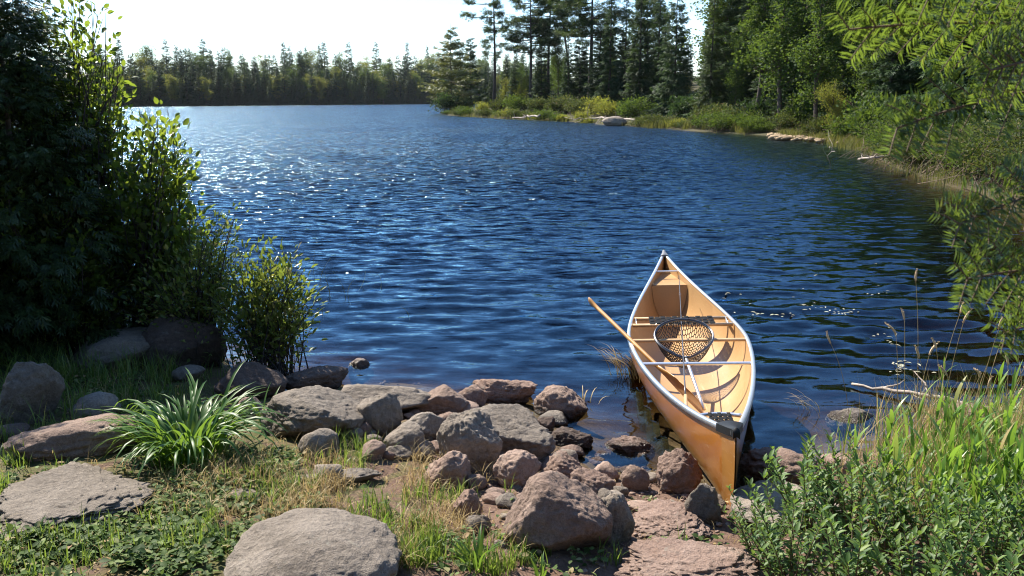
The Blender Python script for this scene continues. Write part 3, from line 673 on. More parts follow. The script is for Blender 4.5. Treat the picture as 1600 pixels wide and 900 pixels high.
# cross bars
def bar(name, s_, mat, rad, dz=-.012, flat=.6, bow=0.0):
    hb = canoe_half(s_) - .008; x = np.linspace(-hb, hb, 13); mb = MB()
    c = np.stack([x, s_ * CA + bow * (1 - (x / hb) ** 2), np.full(13, gun_z(s_) + dz)], 1)
    a = np.arange(8) / 8 * 2 * np.pi
    G = c[:, None] + np.stack([np.zeros(8), np.cos(a) * rad, np.sin(a) * rad * flat], 1)[None]
    mb.sheet(np.concatenate([G, G[:, :1]], 1)); o = obj(name, mb.mesh(name, True), mat, canoe); return o
tag(bar('thwart', .814, M['alu'], .014), 'thin metal handle bar near the far end')
tag(bar('thwart', -.03, M['ash'], .022), 'wooden thwart under the landing net')
tag(bar('thwart', -.275, M['alu'], .019), 'metal thwart across the middle')
def seat(sa, sb, dz, frac, mat, metal_front=False, label=None):
    st = bpy.data.objects.new('seat', None); C.objects.link(st); st.parent = canoe
    z = gun_z((sa + sb) / 2) + dz; ya, yb = sa * CA, sb * CA
    for y_, k in ((ya, 0), (yb, 1)):
        hb = canoe_half(y_ / CA) - .02; mb = MB()
        if metal_front and k == 1:
            x = np.linspace(-hb, hb, 13); mb.tube(np.stack([x, y_ + .03 * (1 - (x / hb) ** 2), np.full(13, z)], 1), .012, 8)
        else: mb.box((0, y_, z), (2 * hb, .028, .022))
        obj('seat_bar', mb.mesh('seat_bar'), M['alu'] if metal_front and k == 1 else mat, st)
    hb = min(canoe_half(sa), canoe_half(sb)) * frac; y0_, y1_ = sorted((ya, yb)); mb = MB(); nx, ny = max(5, int(hb * 2 / .045)), max(3, int((y1_ - y0_) / .045))
    wx, wy = 2 * hb / nx, (y1_ - y0_) / ny
    for i in range(nx):          # straps running along the boat, woven over and under
        xs = -hb + (i + .5) * wx; yy = np.linspace(y0_ - .012, y1_ + .012, ny * 4 + 1)
        zz = z + .014 + .004 * np.sin((yy - y0_) / wy * math.pi + i * math.pi)
        for lo, hi in ((-.4, .4),): mb.sheet(np.stack([np.stack([np.full_like(yy, xs + lo * wx), yy, zz], 1), np.stack([np.full_like(yy, xs + hi * wx), yy, zz], 1)], 1))
    for j in range(ny):
        yc = y0_ + (j + .5) * wy; xx = np.linspace(-hb, hb, nx * 4 + 1); zz = z + .014 - .004 * np.sin((xx + hb) / wx * math.pi + j * math.pi)
        mb.sheet(np.stack([np.stack([xx, np.full_like(xx, yc - .4 * wy), zz], 1), np.stack([xx, np.full_like(xx, yc + .4 * wy), zz], 1)], 1))
    tag(obj('webbing', mb.mesh('webbing'), M['web'], st), None, None, None)
    for sd in (-1, 1):           # hangers up to the gunwale
        mb = MB(); hb2 = canoe_half((sa + sb) / 2) - .022
        mb.box((sd * (min(canoe_half(sa), canoe_half(sb)) - .03), (ya + yb) / 2, z - .008), (.006, abs(ya - yb) * .8, .035)); obj('seat_hanger', mb.mesh('seat_hanger'), M['alu'], st)
    return tag(st, label)
seat(.235, .15, -.012, .66, M['ash'], False, 'black woven seat on wooden bars in the middle of the canoe')
seat(-.87, -.755, -.05, .8, M['ash'], True, 'black woven seat behind the near deck')
# air tank at the far end: bulkhead and lid
mb = MB(); th = np.linspace(-1, 1, 31) * math.pi / 2 * .93; a = hull_pt(np.full(31, .70), th, .014); zt = a[:, 2].max()
mb.add(np.concatenate([a, [[0, .70 * CA, zt]]]), np.stack([np.arange(30), np.arange(1, 31), np.full(30, 31)], 1)); obj('bulkhead', mb.mesh('bulkhead'), M['foam'], canoe)
ss = np.linspace(.70, .97, 10); mb = MB(); mb.sheet(np.stack([np.stack([sd * (canoe_half(ss) - .014) * .97, ss * CA, np.full(10, zt) + .06 * (ss - .7)], 1) for sd in (-1, 1)], 1)); obj('tank_lid', mb.mesh('tank_lid'), M['liner'], canoe)

# paddle: grip over the water, shaft across the gunwale, blade tip on the canoe floor
def w_of(p): return CMW[:3, :3] @ np.asarray(p) + CMW[:3, 3]
g_ = cpx(984, 530, .37); e_ = cpx(1098, 640, .085); ax = unit(g_ - e_)
length = 1.47; G0 = w_of(e_); AX = unit(CMW[:3, :3] @ ax); GR = G0 + AX * length
paddle = empty('paddle', tuple(G0), 'varnished wooden paddle lying across the canoe gunwale with its grip over the water', 'paddle')
vw = unit(G0 - EYE); wd = vw - AX * (vw @ AX); wd = unit(wd); wd = unit(wd + .32 * np.cross(AX, wd)); nd = np.cross(AX, wd)
def loft(sections, k=16):
    """sections: (t, half width, half thickness)"""
    a = np.arange(k + 1) / k * 2 * np.pi; rows = []
    for t, hw, ht in sections: rows.append(AX * t + np.cos(a)[:, None] * hw * wd + np.sin(a)[:, None] * ht * nd)
    return np.array(rows)
mb = MB(); mb.sheet(loft([(0, .001, .001), (.004, .05, .002), (.02, .078, .003), (.08, .096, .004), (.2, .098, .005), (.3, .088, .007), (.38, .066, .009), (.44, .04, .012), (.5, .022, .0145), (.56, .0155, .015)]))
obj('blade', mb.mesh('blade', True), M['padwood'], paddle)
mb = MB(); mb.sheet(loft([(.56, .0154, .0149), (.9, .0148, .0148), (length - .16, .0148, .0148), (length - .12, .016, .0145)])); obj('shaft', mb.mesh('shaft', True), M['padwood'], paddle)
mb = MB(); mb.sheet(loft([(length - .12, .0161, .0146), (length - .09, .019, .0155), (length - .05, .031, .016), (length - .02, .041, .016), (length - .005, .04, .013), (length, .02, .005), (length + .001, .001, .001)])); obj('grip', mb.mesh('grip', True), M['padwood'], paddle)

# landing net: hoop, bag of hexagonal mesh, metal handle
n_far = cpx(1066, 500, .45); n_pt = cpx(1072, 560, .27); n_l = cpx(1021, 525, .38); n_r = cpx(1113, 525, .38)
nax = n_far - n_pt; ctr = (n_far + n_pt) / 2; ctr = n_pt + nax * .58; hw = np.linalg.norm(n_r - n_l) / 2
nside = unit(np.cross([0, 0, 1.0], nax)) * -1; nup = unit(np.cross(nside, nax)); nup = nup if nup[2] > 0 else -nup
tn = np.linspace(0, 2 * np.pi, 61)
def hoop_xy(t):
    c, s_ = np.cos(t), np.sin(t)      # t=0 far end; teardrop towards the handle
    ylen = np.where(c > 0, .42, .58); wdt = np.where(c > 0, 1.0, 1 - .55 * np.abs(c) ** 2.2 * .9)
    return s_ * hw * wdt, c * ylen
hx, hy = hoop_xy(tn); hoop = ctr + hx[:, None] * nside + hy[:, None] * nax
net = empty('landing_net', tuple(w_of(n_pt)), 'landing net with dark mesh bag and metal handle lying inside the canoe', 'net')
net.matrix_world = CM.copy()
mb = MB(); mb.tube(hoop, .0095, 8, False); mb.tube(hoop + nup * .013, .004, 6, False); obj('hoop', mb.mesh('hoop', True), plain_mat('dark_anodised_metal', (.16, .16, .17), .3, .8, var=.2, vscale=40), net)
he = cpx(1100, 640, .06); hs_ = n_pt
mb = MB(); mb.tube(np.array([hs_ + (he - hs_) * t for t in np.linspace(-.03, 1, 6)]), .0125, 10); obj('handle', mb.mesh('handle', True), M['alu'], net)
mb = MB(); cell = .088
edges = set()
def key(p): return (round(p[0], 3), round(p[1], 3))
for i in range(-14, 15):
    for j in range(-14, 15):
        cx_, cy_ = cell * (i + .5 * (j % 2)) * 1.0, cell * .866 * j
        if cx_ ** 2 + cy_ ** 2 > 1.12: continue
        pts = [(cx_ + cell * .577 * math.sin(k * math.pi / 3), cy_ + cell * .577 * math.cos(k * math.pi / 3)) for k in range(6)]
        for k in range(6):
            a, b_ = key(pts[k]), key(pts[(k + 1) % 6])
            if a != b_: edges.add((min(a, b_), max(a, b_)))
def bag(p):
    r = math.hypot(*p); t = math.atan2(p[0], p[1]); r2 = min(r, 1.0); x, y = hoop_xy(np.array([t]))
    dp = .17 * (1 - r2 ** 3.2)
    return ctr + nside * x[0] * r2 + nax * y[0] * r2 * .98 + np.array([0, -.04 * dp / .17, -1.0 * dp])
for a, b_ in edges:
    if math.hypot(*a) > 1.03 and math.hypot(*b_) > 1.03: continue
    A_, B_ = bag(a), bag(b_)
    if np.linalg.norm(A_ - B_) > 1e-3: mb.tube([A_, B_], .0031, 4, False)
obj('net_bag', mb.mesh('net_bag'), M['netcord'], net)
# fishing rod lying along the canoe
r0 = cpx(1061, 430, .50); r1 = cpx(1071, 618, .36)
rod = empty('fishing_rod', tuple(w_of(r1)), 'thin fishing rod laid lengthwise over the canoe thwarts', 'rod'); rod.matrix_world = CM.copy()
tt = np.linspace(0, 1, 14); pts = r1 + (r0 - r1) * tt[:, None]; pts[:, 2] += -.02 * np.sin(tt * math.pi)
mb = MB(); mb.tube(pts, np.linspace(.0055, .0028, 14), 6); obj('blank', mb.mesh('blank', True), M['rodm'], rod)
mb = MB(); mb.tube(r1 + (r1 - r0) * np.array([[.0], [.05], [.1]]), .011, 8); obj('handle', mb.mesh('handle', True), M['ash'], rod)
for t in (.3, .55, .8):
    mb = MB(); a = np.linspace(0, 2 * np.pi, 11); c = r1 + (r0 - r1) * t + np.array([0, 0, -.01 + .0])
    mb.tube(c + np.stack([np.cos(a) * .009, np.zeros(11), np.sin(a) * .009 - .004], 1), .0012, 4, False); obj('line_guide', mb.mesh('line_guide'), M['alu'], rod)

# ------------------------------------------------------------------ plant builders
Z3 = np.array([0, 0, 1.0])
def bez(a, b, c, n):
    t = np.linspace(0, 1, n)[:, None]; return (1 - t) ** 2 * a + 2 * t * (1 - t) * b + t * t * c
def rand_dirs(rg, n): return unit(rg.normal(size=(n, 3)))
def leafy(rg, base, lumps, nbr, lpb, leaf, wide=.5, stems=3, r0=.03, tpl=LEAF, spread=.10, start=.35, droop=.15, twig_sides=4, base_r=.12, up=.3):
    """woody plant: stems rise from the base to points spread through the lumps; leaves sit along the outer part of each branch.
    lumps: (centre, radii, weight). returns (wood MB, leaves MB)"""
    wood, lv = MB(), MB(); base = np.asarray(base, float)
    wts = np.array([l[2] for l in lumps], float); wts /= wts.sum()
    P, A = [], []
    for i in range(nbr):
        c, r, _ = lumps[rg.choice(len(lumps), p=wts)]
        q = unit(rg.normal(size=3)) * rg.random() ** .4; tip = np.asarray(c) + q * np.asarray(r) * (1.0 if rg.random() > .16 else rg.uniform(1.15, 1.7))
        b0 = base + np.array([rg.normal() * base_r, rg.normal() * base_r, 0]); span = tip - b0
        ctrl = b0 + span * np.array([.3, .3, .62]) + rg.normal(size=3) * .06 * np.linalg.norm(span)
        pts = bez(b0, ctrl, tip, 9)
        thick = r0 * (1.0 if i < stems else rg.uniform(.2, .45))
        wood.tube(pts, np.linspace(thick, thick * .12 + .001, 9), twig_sides + (2 if i < stems else 0), False)
        m_ = max(2, int(lpb * rg.uniform(.6, 1.4))); t = start + (1 - start) * rg.random(m_) ** .75
        idx = t * 8; k = np.minimum(idx.astype(int), 7); f = (idx - k)[:, None]; on = pts[k] * (1 - f) + pts[k + 1] * f
        tw = rand_dirs(rg, m_) * (spread * rg.uniform(.3, 1, m_) ** .7)[:, None]; tw[:, 2] += spread * .15
        P.append(on + tw); d = unit(tw + unit(span) * spread * .7 + rand_dirs(rg, m_) * spread * .5); d[:, 2] -= droop; A.append(d)
    P = np.concatenate(P); A = np.concatenate(A); n = len(P)
    Nn = unit(rand_dirs(rg, n) * .75 + Z3 * up * 2); L = leaf * rg.uniform(.6, 1.25, n)
    scatter(lv, tpl, P, A, Nn, L, L * wide)
    return wood, lv
def spruce(rg, H, R, dens=1.0, spray=.34, bare=.03, gap=.0, power=.85, lowres=False):
    power = 1.15 if lowres else power
    wood, cr = MB(), MB(); wood.tube(np.stack([np.zeros(8), np.zeros(8), np.linspace(0, H, 8)], 1) + np.concatenate([[[0, 0, 0]], rg.normal(size=(7, 3)) * [.04, .04, 0]]), np.linspace(H * .014, .01, 8), 6)
    P, A, NN, LL = [], [], [], []
    nw = int((20 if lowres else 40) * dens)
    for i in range(nw):
        f = bare + (1 - bare) * (i + rg.uniform(-.3, .3)) / nw
        if rg.random() < gap: continue
        z = H * f; ln = R * (1 - f) ** power * rg.uniform(.75, 1.15) + .12 * (1 - f) + .06
        nb = 6 if lowres else max(6, int(10 * (1 - f * .4)))
        a0 = rg.uniform(0, 6.28)
        for k in range(nb):
            a = a0 + k * 2 * np.pi / nb + rg.normal() * .22; l = ln * rg.uniform(.6, 1.15)
            zj = z; z = max(.05, zj + rg.normal() * H / nw * .9); d = np.array([math.cos(a), math.sin(a), 0]); m_ = 5 if lowres else max(7, int(l / spray * 10))
            t = rg.uniform(.12, 1, m_) ** .8
            dr = .32 - .6 * f                       # low branches sag, top ones rise
            p = d * (l * t)[:, None] + Z3 * (z - dr * l * t ** 1.4 + .10 * l * t ** 3)[:, None]
            side = np.stack([-d[1] * np.ones(m_), d[0] * np.ones(m_), np.zeros(m_)], 1) * (rg.normal(size=m_) * .22 * l * (1.1 - t))[:, None]
            P.append(p + side + rg.normal(size=(m_, 3)) * .05); A.append(d * 1.0 + side * 1.6 / max(l, .2) + rg.normal(size=(m_, 3)) * .28 - Z3 * (.22 + dr * .5))
            z = zj; LL.append(spray * rg.uniform(.6, 1.2, m_) * (.75 + .35 * (1 - f)))
    P = np.concatenate(P); A = np.concatenate(A); L = np.concatenate(LL)
    scatter(cr, DIAMOND if lowres else SPRAY, P, A, unit(rand_dirs(rg, len(P)) * .5 + Z3), L, L * (.55 if lowres else .9))
    return wood, cr
def pine(rg, H, R, crown0=.45, tuft=.30, nl=26, lean=0.0, extra=(), per=26, flat=.16, wob=.15):
    wood, cr = MB(), MB(); t = np.linspace(0, 1, 10)
    tr = np.stack([lean * t ** 1.5 + wob * np.sin(t * 5), wob * .6 * np.sin(t * 4 + 1), H * t], 1); tr -= tr[0] * [1, 1, 0]
    wood.tube(tr, np.linspace(H * .0145, .025, 10), 7)
    P = []
    limbs = [(f, rg.uniform(0, 6.28), None) for f in np.sort(rg.uniform(crown0, .99, nl))] + list(extra)
    for f, a, ln in limbs:
        b0 = np.array([np.interp(f, t, tr[:, 0]), np.interp(f, t, tr[:, 1]), H * f])
        prof = max(.22, math.sin(min(1, (1 - f) / (1 - crown0) * 1.15 + .08) * math.pi * .62) ** .8)
        l = ln or R * prof * rg.uniform(.5, 1.15)
        d = np.array([math.cos(a), math.sin(a), 0]); rise = rg.uniform(.0, .22)
        tip = b0 + d * l + Z3 * l * rise; mid_ = b0 + d * l * .55 - Z3 * l * .06
        pts = bez(b0, mid_, tip, 6); wood.tube(pts, np.linspace(.022 + .018 * l, .01, 6), 4, False)
        m_ = max(4, int(per * l / 1.6)); tt = rg.uniform(.38 if ln is None else .62, 1.05, m_)
        k = np.clip((tt * 5).astype(int), 0, 4); fr_ = (tt * 5 - k)[:, None]; on = pts[k] * (1 - fr_) + pts[k + 1] * fr_
        sd = np.array([-d[1], d[0], 0]); P.append(on + sd * (rg.normal(size=m_) * .26 * l * .8)[:, None] + Z3 * (rg.normal(size=m_) * flat + .08)[:, None] + d * (rg.normal(size=m_) * .1)[:, None])
    P = np.concatenate(P); n = len(P)
    for _ in range(2):
        scatter(cr, TUFT, P + rg.normal(size=(n, 3)) * .09, rand_dirs(rg, n), unit(rand_dirs(rg, n) * .45 + Z3), tuft * rg.uniform(.7, 1.25, n) * 1.5, tuft * 1.5)
    return wood, cr
def young_pine(rg, H, R):
    wood, cr = MB(), MB(); wood.tube(np.stack([.06 * np.sin(np.linspace(0, 3, 8)), np.zeros(8), np.linspace(0, H, 8)], 1), np.linspace(H * .013, .012, 8), 6); P, A = [], []
    nw = 15
    for i in range(nw):
        f = .1 + .89 * (i + rg.uniform(-.45, .45)) / nw; ln = R * (1 - f) ** .8 * rg.uniform(.7, 1.25) + .2
        f0 = f
        for k in range(7):
            f = min(.99, f0 + rg.normal() * .022); a = k * .9 + i * .5 + rg.normal() * .3; l = ln * rg.uniform(.55, 1.15); d = np.array([math.cos(a), math.sin(a), 0])
            tip = d * l + Z3 * (H * f + .14 * l); pts = bez(Z3 * H * f, d * l * .6 + Z3 * (H * f - .08 * l), tip, 5); wood.tube(pts, np.linspace(.03, .008, 5), 3, False)
            m_ = max(6, int(l * 17)); t = rg.uniform(.3, 1.02, m_); q = d * (l * t)[:, None] + Z3 * (H * f + .14 * l * t ** 2)[:, None]
            q = q + np.stack([-d[1] * np.ones(m_), d[0] * np.ones(m_), np.zeros(m_)], 1) * (rg.normal(size=m_) * .17 * l)[:, None] + rg.normal(size=(m_, 3)) * .05
            P.append(q)
    P = np.concatenate(P); n = len(P); scatter(cr, TUFT, P, rand_dirs(rg, n), unit(rand_dirs(rg, n) * .5 + Z3), .42 * rg.uniform(.7, 1.2, n), .42)
    return wood, cr
def birch(rg, H, R, leaf=.15, nbr=70, lpb=70, slim=1.0):
    lumps = []
    for i in range(11):
        f = .30 + .68 * i / 10; rr = R * math.sin(math.pi * min(.97, .18 + .8 * (f - .25))) * rg.uniform(.6, 1.05)
        a = rg.uniform(0, 6.28); o = R * .38 * rg.random() * slim
        lumps.append((np.array([math.cos(a) * o, math.sin(a) * o, H * f]), np.array([rr * .8, rr * .8, H * .085]), rr ** 1.5 + .1))
    wood, lv = MB(), MB(); t = np.linspace(0, 1, 9); tr = np.stack([.02 * H * np.sin(t * 3), .015 * H * np.sin(t * 4), H * .97 * t], 1)
    wood.tube(tr, np.linspace(H * .011, .012, 9), 6); P, A = [], []
    w = np.array([l[2] for l in lumps]); w /= w.sum()
    for i in range(nbr):
        c, r, _ = lumps[rg.choice(len(lumps), p=w)]; tip = c + unit(rg.normal(size=3)) * rg.random() ** .45 * r
        zf = max(.12, (tip[2] - .9 * math.hypot(tip[0], tip[1])) / H); b0 = np.array([np.interp(zf, t, tr[:, 0]), np.interp(zf, t, tr[:, 1]), zf * H])
        pts = bez(b0, b0 * .45 + tip * .55 + Z3 * .15, tip, 6); wood.tube(pts, np.linspace(.03, .006, 6), 3, False)
        m_ = int(lpb * rg.uniform(.5, 1.5)); q = pts[rg.integers(2, 6, m_)] + rg.normal(size=(m_, 3)) * R * .13; P.append(q)
    P = np.concatenate(P); n = len(P); A = rand_dirs(rg, n) - Z3 * .35
    scatter(lv, DIAMOND, P, A, unit(rand_dirs(rg, n) * .9 + Z3 * .6), leaf * rg.uniform(.6, 1.3, n), leaf * .75)
    return wood, lv
def plant_mesh(pair, nm, smooth_wood=True): return pair[0].mesh(nm + '_wood', smooth_wood), pair[1].mesh(nm + '_foliage')
def put_tree(name, meshes, wm, fm, loc, label, group=None, rz=0.0, sc=1.0, cat='tree', parts=('trunk', 'crown')):
    e = empty(name, tuple(loc), label, cat, group, rz, sc)
    obj(parts[0], meshes[0], M[wm], e); o = obj(parts[1], meshes[1], M[fm], e)
    return e
def spot(px, y):
    """ground point seen in column px at distance y"""
    x = (px - 800) / F * (y * math.cos(PITCH) + (HC - .4) * math.sin(PITCH))
    for _ in range(2):
        z = float(height(np.array([x]), np.array([y]))[0]); w = y * math.cos(PITCH) + (HC - z) * math.sin(PITCH); x = (px - 800) / F * w
    return np.array([x, y, z - .05])

# ------------------------------------------------------------------ far shore wood
rg = np.random.default_rng(33)
SP = [plant_mesh(spruce(rg, 12, R_, 1.02, .44, .03, g_), 'spruce') for R_, g_ in ((2.2, 0), (1.75, .04), (2.7, .03), (1.35, .1))]
SPN = [plant_mesh(spruce(rg, 12, R_, 1.1, .31, .02, .02), 'spruce') for R_ in (2.3, 1.8)]
PI = [plant_mesh(pine(rg, 17, R_, c0, .34, nl), 'pine') for R_, c0, nl in ((4.0, .40, 46), (3.3, .46, 40), (4.4, .5, 46))]
BI = [plant_mesh(birch(rg, 11, R_, .15, 90, 80), 'birch') for R_ in (2.2, 2.9, 1.7)]
far_spruce = [SP[0], SP[1], SP[3], SP[1]]; far_birch = [BI[0], BI[1]]
FAR_L = {0: 'dark conifer in the unbroken wood across the lake', 1: 'green rounded broadleaf tree in the wood across the lake', 2: 'yellow-green broadleaf tree in the wood across the lake'}
def shore_y(px):
    v = np.interp(px, [-500, 120, 440, 690, 830], [172, 167.5, 164.5, 162.2, 161.5]); return on_z(px, v, 0.0)[1]
cnt = 0
for row, (n, back, hs) in enumerate(((80, 2.5, .92), (76, 9, 1.1), (66, 18, 1.28), (54, 30, 1.42))):
    for i in range(n):
        px = 150 + (i + rg.uniform(-.45, .45)) * (720.0 / n)
        y = shore_y(px) + back * rg.uniform(.75, 1.3); p_ = spot(px, y); r = rg.random(); big_ = (y / 300.0) ** .75
        if r < (.86, .74, .64, .6)[row]:
            put_tree('spruce_tree', far_spruce[rg.integers(4)], 'bark_dark', 'spruce', p_, FAR_L[0], 'conifers of the far shore', rg.uniform(0, 6.28), np.array([1.45, 1.45, 1.0]) * hs * big_ * rg.uniform(.72, 1.12))
        else:
            yl = rg.random() < .4
            me_ = far_birch[rg.integers(2)]
            e = empty('broadleaf_tree', tuple(p_), FAR_L[2 if yl else 1], 'tree', 'yellowing broadleaf trees of the far shore' if yl else 'green broadleaf trees of the far shore', rg.uniform(0, 6.28), np.array([1.7, 1.7, .92]) * hs * big_ * rg.uniform(.75, 1.1))
            obj('trunk', me_[0], M['bark'], e); o = obj('crown', me_[1], M['birch'], e)
            if yl: o.material_slots[0].link = 'OBJECT'; o.material_slots[0].material = M['birch_yellow']
for k, (px, top, label) in enumerate([(242, 80, 'tall spruce spire on the far shore nearest the left-hand shrubs'), (288, 76, 'thin sparse spruce spire on the far shore, second in the row of spires'),
        (301, 76, 'pointed dense spruce on the far shore close beside a thinner spire'), (334, 78, 'lone pointed spruce rising over the far wood left of the round-topped tree'),
        (418, 85, 'slim spruce tip standing out in the middle of the far wood'), (481, 74, 'dark spruce tip over the far wood, left of a slender pale one'), (502, 70, 'slender spruce tip over the middle of the far wood'),
        (638, 66, 'bare-topped spruce spire over the far wood toward the point'), (669, 72, 'spruce spire of the far wood just left of the young pine on the point')]):
    y = shore_y(px) + 22; p_ = spot(px, y); zt = on_y(px, top, y)[2] - p_[2]
    put_tree('spruce_tree', far_spruce[(2, 2, 1, 2, 2, 1, 2, 2, 2)[k]], 'bark_dark', 'spruce', p_, label, 'conifers of the far shore', k * 1.3, zt / 12)
p_ = spot(361, shore_y(361) + 20); put_tree('broadleaf_tree', far_birch[0], 'bark', 'birch', p_, 'round-topped broadleaf tree rising above the far wood', None, 1.0, (on_y(361, 80, p_[1])[2] - p_[2]) / 11)

# ------------------------------------------------------------------ trees of the point and the right-hand shore
def stand(kind, name, me, wm, fm, px, y, label, H0, H=None, top=None, group=None, rz=None, wide=1.0):
    p_ = spot(px, y)
    if top is not None: H = on_y(px, top, y)[2] - p_[2]
    sc = H / H0; rz = rg.uniform(0, 6.28) if rz is None else rz
    return put_tree(name, me, wm, fm, p_, label, group, rz, (sc * wide, sc * wide, sc))
yp = plant_mesh(young_pine(rg, 11, 4.0), 'young_pine')
stand(0, 'pine_tree', yp, 'bark_pine', 'pine_yellow', 706, 133, 'young yellowish pine leaning over the water at the tip of the point', 11, top=36, rz=2.6)
yp2 = plant_mesh(young_pine(rg, 11, 3.0), 'young_pine'); yp2[1].materials.append(M['pine'])
stand(0, 'pine_tree', yp2, 'bark_pine', 'pine', 736, 138, 'small green pine between the yellowish young pine and the tall thin pine', 11, top=58)
tall = plant_mesh(pine(rg, 18, 2.1, .36, .30, 30, .3, extra=((.70, 3.35, 4.2), (.80, 3.0, 4.0), (.62, .2, 1.6))), 'tall_pine')
stand(0, 'pine_tree', tall, 'bark_dark', 'pine', 771, 121, 'tall thin pine with long limbs reaching left over the lake', 18, top=-38, rz=0)
stand(0, 'pine_tree', PI[0], 'bark_dark', 'pine', 828, 116, 'broad-crowned pine standing right of the tall thin pine', 17, top=-30, rz=.7)
stand(0, 'pine_tree', PI[1], 'bark_dark', 'pine', 857, 120, 'slender pine with reddish trunk behind the pointed spruce', 17, top=-45, rz=2.0)
lean_p = plant_mesh(pine(rg, 17, 2.6, .5, .34, 28, -1.9), 'leaning_pine')
stand(0, 'pine_tree', lean_p, 'bark_dark', 'pine', 889, 113, 'pine whose dark trunk leans left behind the pointed spruce', 17, top=-40, rz=0)
stand(0, 'spruce_tree', SP[1], 'bark_dark', 'spruce', 887, 103, 'pointed dark spruce in front of the pines on the point', 12, top=56)
big_pine = plant_mesh(pine(rg, 20, 4.2, .42, .34, 46, .1), 'big_pine')
stand(0, 'pine_tree', big_pine, 'bark_dark', 'pine', 921, 104, 'old pine with the thickest bare trunk on the point', 20, top=-70, rz=1.0, wide=1.25)
stand(0, 'spruce_tree', SP[3], 'bark_dark', 'spruce', 952, 98, 'narrow tall spruce right of the thick pine trunk', 12, top=-25)
stand(0, 'spruce_tree', SP[0], 'bark_dark', 'spruce', 998, 88, 'massive dark spruce standing behind the pale shore rock', 12, top=-40, wide=.85)
stand(0, 'spruce_tree', SP[2], 'bark_dark', 'spruce', 1052, 80, 'massive dark spruce left of the gap of sky', 12, top=-50, wide=.75)
stand(0, 'spruce_tree', SP[3], 'bark_dark', 'spruce', 975, 104, 'thin spruce squeezed between the narrow and the massive spruces', 12, top=-10)
stand(0, 'spruce_tree', SP[1], 'bark_dark', 'spruce', 1027, 94, 'tall spruce between the two massive dark spruces', 12, top=-35)
SPY = plant_mesh(spruce(rg, 12, 2.1, .95, .40, .03, .05), 'light_spruce'); SPY[1].materials.append(M['pine'])
stand(0, 'spruce_tree', SPY, 'bark_dark', 'pine', 1108, 70, 'olive-green spruce with light drooping branches right of the sky gap', 12, top=-20, wide=.85)
stand(0, 'birch_tree', BI[0], 'bark', 'birch', 1150, 68, 'bright green birch beside the olive-green spruce', 11, top=42)
stand(0, 'birch_tree', BI[2], 'bark', 'birch', 1130, 82, 'slim birch behind the bright green birch', 11, top=70)
stand(0, 'pine_tree', PI[2], 'bark_dark', 'pine', 1188, 78, 'spreading pine above the bright green birch', 17, top=-60, rz=.3)
stand(0, 'spruce_tree', SP[0], 'bark_dark', 'spruce', 1205, 64, 'dark spruce in the middle of the right-hand wood', 12, top=-30)
stand(0, 'spruce_tree', SPN[0], 'bark_dark', 'spruce', 1248, 58, 'dense dark spruce above the bare sandy spit', 12, top=-60)
stand(0, 'birch_tree', BI[1], 'bark', 'birch', 1305, 52, 'large leafy birch rising behind the sandy spit', 11, top=-30)
BY = plant_mesh(birch(rg, 5, 1.8, .10, 70, 70), 'sapling'); BY[1].materials.append(M['birch_yellow'])
stand(0, 'birch_tree', BY, 'bark', 'birch_yellow', 1297, 46, 'small bright yellow-green sapling at the edge of the sandy spit', 5, top=128)
stand(0, 'birch_tree', BI[2], 'bark', 'birch', 1352, 44, 'leafy birch partly behind the hanging fir branches', 11, top=-20)
stand(0, 'spruce_tree', SPN[1], 'bark_dark', 'spruce', 1385, 42, 'dark spruce behind the tips of the hanging fir branches', 12, top=-90)
BYW = plant_mesh(birch(rg, 6, 2.0, .12, 60, 60), 'yellow_bush'); BYW[1].materials.append(M['birch_yellow'])
stand(0, 'birch_tree', BYW, 'bark', 'birch_yellow', 815, 118, 'low yellow-green tree under the broad-crowned pine', 6, top=112)
stand(0, 'birch_tree', BYW, 'bark', 'birch_yellow', 790, 135, 'pale yellowing tree behind the tall thin pine', 6, top=120)
stand(0, 'birch_tree', BYW, 'bark', 'birch_yellow', 1072, 92, 'yellowish tree showing low between the massive spruce and the sky gap', 6, top=110)
